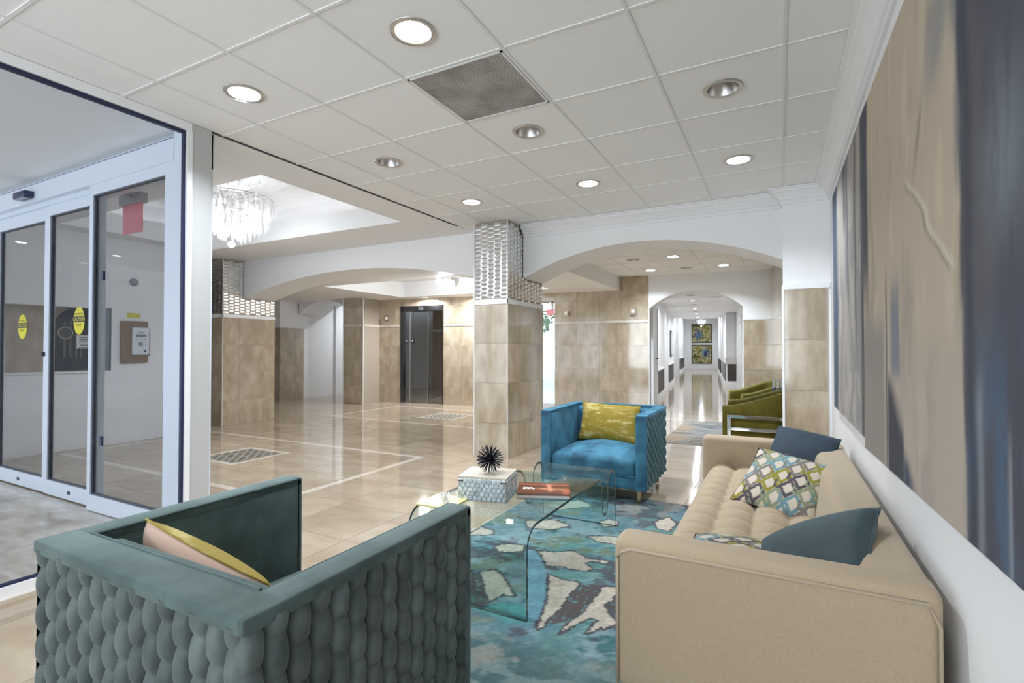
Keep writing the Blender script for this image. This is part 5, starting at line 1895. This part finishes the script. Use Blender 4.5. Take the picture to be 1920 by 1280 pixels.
# ------------------------------------------------------------------ sofa
def sofa():
    x0, x1, y0, y1 = -0.495, 0.372, 1.665, 4.025
    cx, cyy = (x0 + x1) / 2, (y0 + y1) / 2
    t = thing('sofa', 'long cream linen sofa with a button tufted seat along the painting wall', 'sofa', (cx, cyy, 0))
    H = 0.622
    AW = 0.13
    hx = (x1 - x0) / 2
    # arms
    def tuft_arm(x, y, z):
        return (x, y, z)
    rbox_obj('arm', 0, y0 + AW / 2 - cyy, (H + 0.13) / 2, hx, AW / 2, (H - 0.13) / 2, 0.035, LINEN, t, 4, 6)

    def far_fn(x, y, z):
        if y < 0 and abs(x) < hx - 0.05:
            for bx in (-0.22, 0.06):
                d2 = ((x - bx) / 0.10) ** 2 + ((z - 0.04) / 0.07) ** 2
                y += 0.035 * math.exp(-d2)
                y -= 0.010 * math.exp(-((x - bx) / 0.03) ** 2) * -1 * math.exp(-((z - 0.04) / 0.2) ** 2) * 0.5
            return (x, y, z)
        return (x, y, z)
    rbox_obj('arm', 0, y1 - AW / 2 - cyy, (H + 0.13) / 2, hx, AW / 2, (H - 0.13) / 2, 0.035, LINEN, t, 4, 26, far_fn)
    # back, thick and sloped
    def back_fn(x, y, z):
        if x < 0:
            x -= 0.10 * (0.5 - z / (H - 0.13)) * 1.0
        return (x, y, z)
    rbox_obj('backrest', x1 - 0.09 - cx, 0, (H + 0.13) / 2, 0.088, (y1 - y0) / 2 - 0.012, (H - 0.13) / 2 - 0.002, 0.04, LINEN, t, 4, 6, back_fn)
    # seat, tufted
    sx0, sx1 = -0.455, 0.20
    sy0, sy1 = y0 + AW - 0.01, y1 - AW + 0.01
    sp = 0.158
    shx, shy, shz = (sx1 - sx0) / 2, (sy1 - sy0) / 2, 0.10

    def seat_fn(x, y, z):
        if z > 0.03:
            a = abs(math.sin(PI * (x + shx - 0.02) / sp))
            b = abs(math.sin(PI * (y + shy) / sp))
            edge = min(1.0, (shx - abs(x)) / 0.06) if shx - abs(x) < 0.06 else 1.0
            k = 0.046 * ((a * b) ** 0.40) + 0.012 * (max(a, b) ** 0.5)
            z += (k - 0.028) * max(0.25, edge)
        return (x, y, z)
    v, f = [], []

    def seat_rbox():
        return rbox(shx, shy, shz, 0.05, 3, 1, None)
    # denser custom grid: build heightfield top + skirt
    nx, ny = 84, 230
    V, F_ = [], []
    for j in range(ny):
        yy = -shy + 2 * shy * j / (ny - 1)
        for i in range(nx):
            s = i / (nx - 1)
            # profile from front bottom, over the rounded front edge, to the back
            if s < 0.16:
                q = s / 0.16
                xx, zz = -shx, -shz + q * (2 * shz - 0.06)
            elif s < 0.30:
                q = (s - 0.16) / 0.14 * PI / 2
                xx, zz = -shx + 0.06 * (1 - math.cos(q)), shz - 0.06 + 0.06 * math.sin(q)
            else:
                q = (s - 0.30) / 0.70
                xx, zz = -shx + 0.06 + q * (2 * shx - 0.06), shz
            if s >= 0.16:
                _, _, z2 = seat_fn(xx, yy, 0.05)
                zz += z2 - 0.05
            V.append((xx, yy, zz))
    for j in range(ny - 1):
        for i in range(nx - 1):
            a = j * nx + i
            F_.append((a, a + 1, a + nx + 1, a + nx))
    so = ob('seat', newmesh('seat', V, F_, LINEN, True), t, ((sx0 + sx1) / 2 - cx, (sy0 + sy1) / 2 - cyy, 0.305))
    bm_ = MB().lathe([(0.0, 0.006), (0.008, 0.004), (0.011, 0.0)], 10).mesh('button', LINEN, True)
    nxb = int((2 * shx - 0.02) / sp)
    nyb = int(2 * shy / sp)
    for i in range(1, nxb + 1):
        for j in range(1, nyb + 1):
            ob('button', bm_, so, (-shx + 0.02 + i * sp, -shy + j * sp, shz - 0.029))
    rbox_obj('seat_base', 0.0 - 0.02, 0, 0.175, hx - 0.05, (y1 - y0) / 2 - 0.05, 0.05, 0.01, LINEN, t, 2, 2)
    # piping on the outer ends
    for y in (y0 - 0.001, y1 + 0.001):
        e = 0.030
        pts = [(-hx + e * 0.5, y - cyy, 0.14), (-hx + e * 0.5, y - cyy, H - 0.07), (-hx + e * 1.0, y - cyy, H - 0.045), (-hx + e * 2.0, y - cyy, H - 0.034), (hx - e * 1.2, y - cyy, H - 0.034), (hx - e * 0.4, y - cyy, H - 0.09), (hx - e * 0.4, y - cyy, 0.14)]
        MB().tube(pts, 0.0055, 7).obj('piping', LINEN2, t, smooth=True)
    for sx in (-1, 1):
        for sy in (-1, 1):
            MB().lathe([(0.014, 0.0125), (0.02, 0.14)], 12, Matrix.Translation((sx * (hx - 0.08), sy * ((y1 - y0) / 2 - 0.09), 0)), True).obj('leg', mat('dark_wood_leg', (0.05, 0.03, 0.02), 0.4), t)


sofa()

# ------------------------------------------------------------------ glass coffee table
def glass_table():
    prof = []
    def arc(cy_, cz, r, a0, a1, n=10, rz_=None):
        for i in range(n + 1):
            a = R(a0 + (a1 - a0) * i / n)
            prof.append((cy_ + r * math.cos(a), cz + (rz_ or r) * math.sin(a)))
    prof.append((2.09, 0.0128))
    prof.append((2.09, 0.20))
    arc(2.19, 0.32, 0.10, 180, 90, 10)
    prof.append((2.7, 0.417))
    arc(3.10, 0.315, 0.105, 90, 0, 8, 0.095)
    arc(3.2625, 0.215, 0.0575, 180, 360, 12)
    arc(3.4075, 0.33, 0.0875, 180, 0, 14, 0.08)
    prof.append((3.495, 0.0128))
    t = thing('coffee_table', 'bent clear glass coffee table with a curled magazine trough', 'coffee table', (-1.36, 2.79, 0))
    P = [Vector((a, b_)) for a, b_ in prof]
    th = 0.007
    n = len(P)
    norms = []
    for i in range(n):
        d = (P[min(i + 1, n - 1)] - P[max(i - 1, 0)]).normalized()
        norms.append(Vector((-d.y, d.x)))
    V, F_, fm = [], [], []
    for i in range(n):
        xl = -1.70 + 0.13 * sstep(2.7, 3.3, np.array(P[i].x))
        for x in (float(xl), -1.02):
            for s in (1, -1):
                q = P[i] + norms[i] * (th * s)
                V.append((x + 1.36, q.x - 2.79, max(q.y, 0.0128)))
    for i in range(n - 1):
        a, b_ = 4 * i, 4 * (i + 1)
        F_ += [(a, a + 2, b_ + 2, b_), (a + 1, b_ + 1, b_ + 3, a + 3)]
        fm += [0, 0]
        F_ += [(a, b_, b_ + 1, a + 1), (a + 2, a + 3, b_ + 3, b_ + 2)]
        fm += [1, 1]
    F_ += [(0, 1, 3, 2), (4 * (n - 1), 4 * (n - 1) + 2, 4 * (n - 1) + 3, 4 * (n - 1) + 1)]
    fm += [1, 1]
    me = newmesh('bent_glass_sheet', V, F_, None, False, [TABLEGLASS, EDGE], fm)
    ob('bent_glass_sheet', me, t)


glass_table()
TT = 0.4285
# hexagon-pattern box
def hex_box():
    t = thing('decorative_box', 'pale grey box with a hexagon relief on the glass table', 'box', (-1.44, 2.46, TT), R(13))
    hx, hy, h = 0.135, 0.115, 0.130
    PEARL = mat('pearl_shell', (0.42, 0.49, 0.52), 0.25, noise=(22, 3, (0.62, 0.68, 0.70), (1, 1, 1), 0.35, 0.65), rand=0.18)
    box_obj('body', -hx, hx, -hy, hy, 0.0, h * 0.80, mat('box_body', (0.42, 0.42, 0.40), 0.4), t)
    box_obj('lid', -hx - 0.001, hx + 0.001, -hy - 0.001, hy + 0.001, h * 0.80 + 0.002, h, mat('box_lid', (0.56, 0.50, 0.42), 0.3), t, 0.002)
    r = 0.0155
    b = MB()
    v = [(r * 0.94 * math.cos(R(30 + 60 * k)), r * 0.94 * math.sin(R(30 + 60 * k))) for k in range(6)]
    vv = [(a, 0.0, c) for a, c in v] + [(a * 0.8, -0.003, c * 0.8) for a, c in v]
    f = [tuple(range(11, 5, -1))] + [(k, (k + 1) % 6, 6 + (k + 1) % 6, 6 + k) for k in range(6)]
    me = newmesh('hexagon_inlay', vv, f, PEARL)
    dxh, dzh = r * math.sqrt(3), r * 1.5

    def face(w, place_):
        row = 0
        z = r * 0.9
        while z < h - 0.010:
            x = -w + r * 0.9 + (dxh / 2 if row % 2 else 0)
            while x < w - r * 0.7:
                place_(x, z)
                x += dxh
            z += dzh
            row += 1
    face(hx, lambda x, z: ob('hexagon_inlay', me, t, (x, -hy - 0.0015, z)))
    face(hy, lambda x, z: ob('hexagon_inlay', me, t, (hx + 0.0015, x, z), (0, 0, R(90))))
    for s in (-1, 1):
        box_obj('hinge', s * (hx - 0.015) - 0.014, s * (hx - 0.015) + 0.014, -hy - 0.0065, -hy - 0.001, h * 0.80 - 0.001, h * 0.80 + 0.004, BLACK, t)
    return h


hb = hex_box()
# spiky urchin
def urchin():
    c = Vector((-1.418, 2.44, TT + hb + 0.080))
    t = thing('urchin_sculpture', 'black metal spiky urchin ornament on the pale box', 'sculpture', (c.x, c.y, TT + hb))
    INK = mat('blackened_metal', (0.018, 0.022, 0.035), 0.3, metal=0.7)
    MB().lathe([(0.001, -0.016), (0.012, -0.010), (0.016, 0), (0.012, 0.010), (0.001, 0.016)], 12, Matrix.Translation((0, 0, 0.080))).obj('core', INK, t, smooth=True)
    n = 110
    L = 0.080
    me = MB().lathe([(0.0019, 0.0), (0.0024, L * 0.9), (0.0017, L)], 5, None, True).mesh('spike', INK)
    for i in range(n):
        z = 1 - 2 * (i + 0.5) / n
        a = PI * (1 + 5 ** 0.5) * i
        d = Vector((math.sqrt(1 - z * z) * math.cos(a), math.sqrt(1 - z * z) * math.sin(a), z))
        o = ob('spike', me, t, (0, 0, 0.080))
        o.rotation_euler = d.to_track_quat('Z', 'Y').to_euler()
        s = rnd.uniform(0.9, 1.0) if z > -0.9 else 0.99
        o.scale = (1, 1, s)


urchin()
# magazine
bk = thing('photo_book', 'thin brown cover photo book lying on the glass table', 'book', (-1.195, 2.665, TT), R(23))
box_obj('pages', -0.145, 0.143, -0.125, 0.125, 0.001, 0.017, PAPER, bk)
def cover():
    n = 60
    U, Vv = np.meshgrid(np.linspace(0, 1, n), np.linspace(0, 1, n))
    C = np.zeros(U.shape + (3,)) + np.array(srgb(112, 60, 40))
    C = lerp(C, srgb(160, 96, 68), np.exp(-((Vv - 0.86 + 0.05 * U) / 0.05) ** 2))
    C = lerp(C, srgb(58, 28, 20), sstep(0.25, 0.05, Vv))
    C = lerp(C, srgb(70, 34, 24), np.exp(-((Vv - 0.72) / 0.05) ** 2))
    C = lerp(C, srgb(196, 132, 100), np.exp(-((Vv - 0.55 + 0.10 * U) / 0.05) ** 2) * sstep(0.3, 0.5, U))
    C = lerp(C, srgb(206, 140, 106), np.exp(-((U - 0.66 + 0.08 * Vv) / 0.045) ** 2) * sstep(0.25, 0.35, Vv) * sstep(0.95, 0.8, Vv))
    C = lerp(C, srgb(176, 96, 64), np.exp(-(((U - 0.92) / 0.07) ** 2 + ((Vv - 0.3) / 0.2) ** 2)))
    V = [(-0.148 + 0.296 * u, -0.13 + 0.26 * v, 0.019) for u, v in zip(U.ravel(), Vv.ravel())]
    F_ = [(j * n + i, j * n + i + 1, (j + 1) * n + i + 1, (j + 1) * n + i) for j in range(n - 1) for i in range(n - 1)]
    ob('cover', newmesh('cover', V, F_, mat('glossy_cover', (1, 1, 1), 0.22, vcol=True), cols=C.reshape(-1, 3)), bk)
    box_obj('boards', -0.148, 0.148, -0.13, 0.13, 0.017, 0.0188, mat('board_brown', (0.12, 0.05, 0.03), 0.4), bk)
    box_obj('boards', -0.148, 0.148, -0.13, 0.13, 0.0, 0.0012, mat('board_brown'), bk)
    for i, (xw, z) in enumerate(((0.050, 0.0), (0.062, -0.022))):
        for k in range(3):
            box_obj('print_line', -0.118 + k * xw / 2.6, -0.118 + (k + 0.8) * xw / 2.6, z + 0.012, z + 0.026, 0.019, 0.0196, PAPER, bk)


cover()
# yellow book and coral
yb_ = thing('yellow_book', 'pale yellow book at the corner of the glass table', 'book', (-1.59, 2.245, TT), R(3))
box_obj('cover', -0.10, 0.105, -0.11, 0.095, 0.0, 0.010, mat('pale_yellow', (0.74, 0.66, 0.30), 0.4), yb_, 0.002)
co = thing('coral_ornament', 'small white branching coral ornament on the yellow book', 'ornament', (-1.565, 2.215, TT + 0.010))
WC = mat('white_coral', (0.86, 0.86, 0.84), 0.35)
MB().lathe([(0.028, 0.0), (0.022, 0.010), (0.0, 0.012)], 14, cap=True).obj('base', WC, co)
for i in range(26):
    a, rr = rnd.uniform(0, 2 * PI), rnd.uniform(0, 0.022)
    h = rnd.uniform(0.030, 0.055)
    MB().tube([(rr * math.cos(a), rr * math.sin(a), 0.006), (rr * 1.5 * math.cos(a), rr * 1.5 * math.sin(a), h * 0.6), (rr * 1.7 * math.cos(a + 0.3), rr * 1.7 * math.sin(a + 0.3), h)], 0.0028, 5).obj('branch', WC, co)

# ------------------------------------------------------------------ olive tub chairs in the passage
def tub_chair(label, loc, rz):
    """front towards local -x, origin at the footprint centre"""
    t = thing('tub_chair', label, 'armchair', loc, rz, 'olive tub chairs in the passage')
    HX, HY = 0.40, 0.42
    th = 0.10
    n = 44
    # u-shaped path from the front of one arm round the back to the other
    path = []
    rc = 0.30
    for i in range(n + 1):
        s = i / n
        Lstr = 2 * HX - rc
        tot = 2 * Lstr + PI * rc / 2 * 2 + 2 * (HY - rc)
        d = s * tot
        if d < Lstr:
            p = (-HX + d, -HY); nrm = (0, -1)
        elif d < Lstr + PI * rc / 2:
            a = (d - Lstr) / rc
            p = (HX - rc + rc * math.sin(a), -HY + rc - rc * math.cos(a)); nrm = (math.sin(a), -math.cos(a))
        elif d < Lstr + PI * rc / 2 + 2 * (HY - rc):
            p = (HX, -HY + rc + d - Lstr - PI * rc / 2); nrm = (1, 0)
        elif d < Lstr + PI * rc + 2 * (HY - rc):
            a = (d - Lstr - PI * rc / 2 - 2 * (HY - rc)) / rc
            p = (HX - rc + rc * math.cos(a), HY - rc + rc * math.sin(a)); nrm = (math.cos(a), math.sin(a))
        else:
            p = (HX - rc - (d - Lstr - PI * rc - 2 * (HY - rc)), HY); nrm = (0, 1)
        path.append((p, nrm))
    V, F_ = [], []
    prof_n = 12
    for (p, nr) in path:
        q = (p[0] + HX) / (2 * HX)
        top = 0.575 + 0.18 * sstep(0.0, 1.0, np.array(q))
        bot = 0.17
        sect = [(0, bot), (0, bot + 0.1), (0, top - 0.1), (0, top - 0.035), (0.010, top - 0.012), (0.032, top), (th - 0.032, top), (th - 0.01, top - 0.012), (th, top - 0.035), (th, top - 0.1), (th, bot + 0.1), (th, bot)]
        for (o_, z) in sect:
            V.append((p[0] - nr[0] * o_, p[1] - nr[1] * o_, float(z)))
    m_ = len(path)
    for i in range(m_ - 1):
        for k in range(prof_n):
            k2 = (k + 1) % prof_n
            F_.append((i * prof_n + k, (i + 1) * prof_n + k, (i + 1) * prof_n + k2, i * prof_n + k2))
    F_.append(tuple(range(prof_n)))
    F_.append(tuple(range(m_ * prof_n - 1, (m_ - 1) * prof_n - 1, -1)))
    b = MB()
    b.add(V, F_)
    b.obj('shell', OLIVE, t, smooth=True)
    rbox_obj('seat_cushion', -0.04, 0, 0.345, HX - 0.05, HY - th + 0.005, 0.075, 0.035, OLIVE, t, 3, 4)
    rbox_obj('seat_base', -0.02, 0, 0.22, HX - 0.06, HY - th + 0.005, 0.05, 0.012, OLIVE, t, 2, 2)
    for s in (-1, 1):
        y = s * (HY + 0.022)
        f = MB()
        bw = 0.019
        zt, zm = 0.475, 0.315
        for (xa, xb, za, zb) in ((-HX + 0.055, -HX + 0.055 + 2 * bw, 0.009, zt), (HX - 0.14, HX - 0.14 + 2 * bw, 0.009, zt), (-HX + 0.055 + 2 * bw, HX + 0.02, zt - 2 * bw, zt), (-HX + 0.055 + 2 * bw, HX + 0.02, zm - bw, zm + bw)):
            pass
        for (nm, xa, xb, za, zb) in (('leg', -HX + 0.055, -HX + 0.093, 0.009, zt), ('leg', HX - 0.14, HX - 0.102, 0.009, zt), ('rail', -HX + 0.093, HX - 0.14, zt - 0.038, zt), ('rail', -HX + 0.093, HX - 0.14, zm - 0.019, zm + 0.019)):
            box_obj(nm, xa, xb, y - 0.019, y + 0.019, za, zb, CHROME, t, 0.003)
    return t


tub_chair('olive velvet tub chair with a chrome side frame, nearer the sofa', (-0.20, 6.92, 0.0), 0.0)
tub_chair('olive velvet tub chair, farther one near the corridor arch', (-0.26, 8.74, 0.0), R(19))
bpy.data.objects['tub_chair.001'].scale = (0.92, 0.92, 1.0)
st_ = thing('side_table', 'small round table holding books between the olive chairs', 'table', (0.0, 7.86, 0.0))
MB().lathe([(0.0, 0.61), (0.14, 0.61), (0.14, 0.63), (0.0, 0.63)], 32).obj('table_top', PAPER, st_)
MB().lathe([(0.02, 0.02), (0.02, 0.61)], 14).obj('pole', CHROME, st_, smooth=True)
MB().lathe([(0.12, 0.009), (0.12, 0.02), (0.02, 0.028), (0.0, 0.028)], 28, cap=True).obj('base', CHROME, st_)
for i in range(4):
    o = thing('standing_book', ('white and blue spined book standing nearest the corridor side', 'second standing book with a white and blue spine', 'third standing book beside the white pillar edge', 'last standing book hidden by the white pillar edge')[i], 'book', (-0.068 + i * 0.046, 7.86, 0.631), R(2), 'books standing between the olive chairs')
    h = 0.20 - 0.012 * (i % 2)
    box_obj('cover', -0.017, 0.017, -0.075, 0.075, 0, h, mat('book_blue', (0.10, 0.14, 0.32), 0.5) if i % 2 == 0 else mat('book_grey', (0.30, 0.32, 0.38), 0.5), o)
    box_obj('spine_label', -0.0172, 0.0172, -0.0765, -0.0752, h * 0.45, h * 0.98, PAPER, o)

for o in list(bpy.data.objects):
    if o.type == 'LIGHT':
        o.visible_camera = True
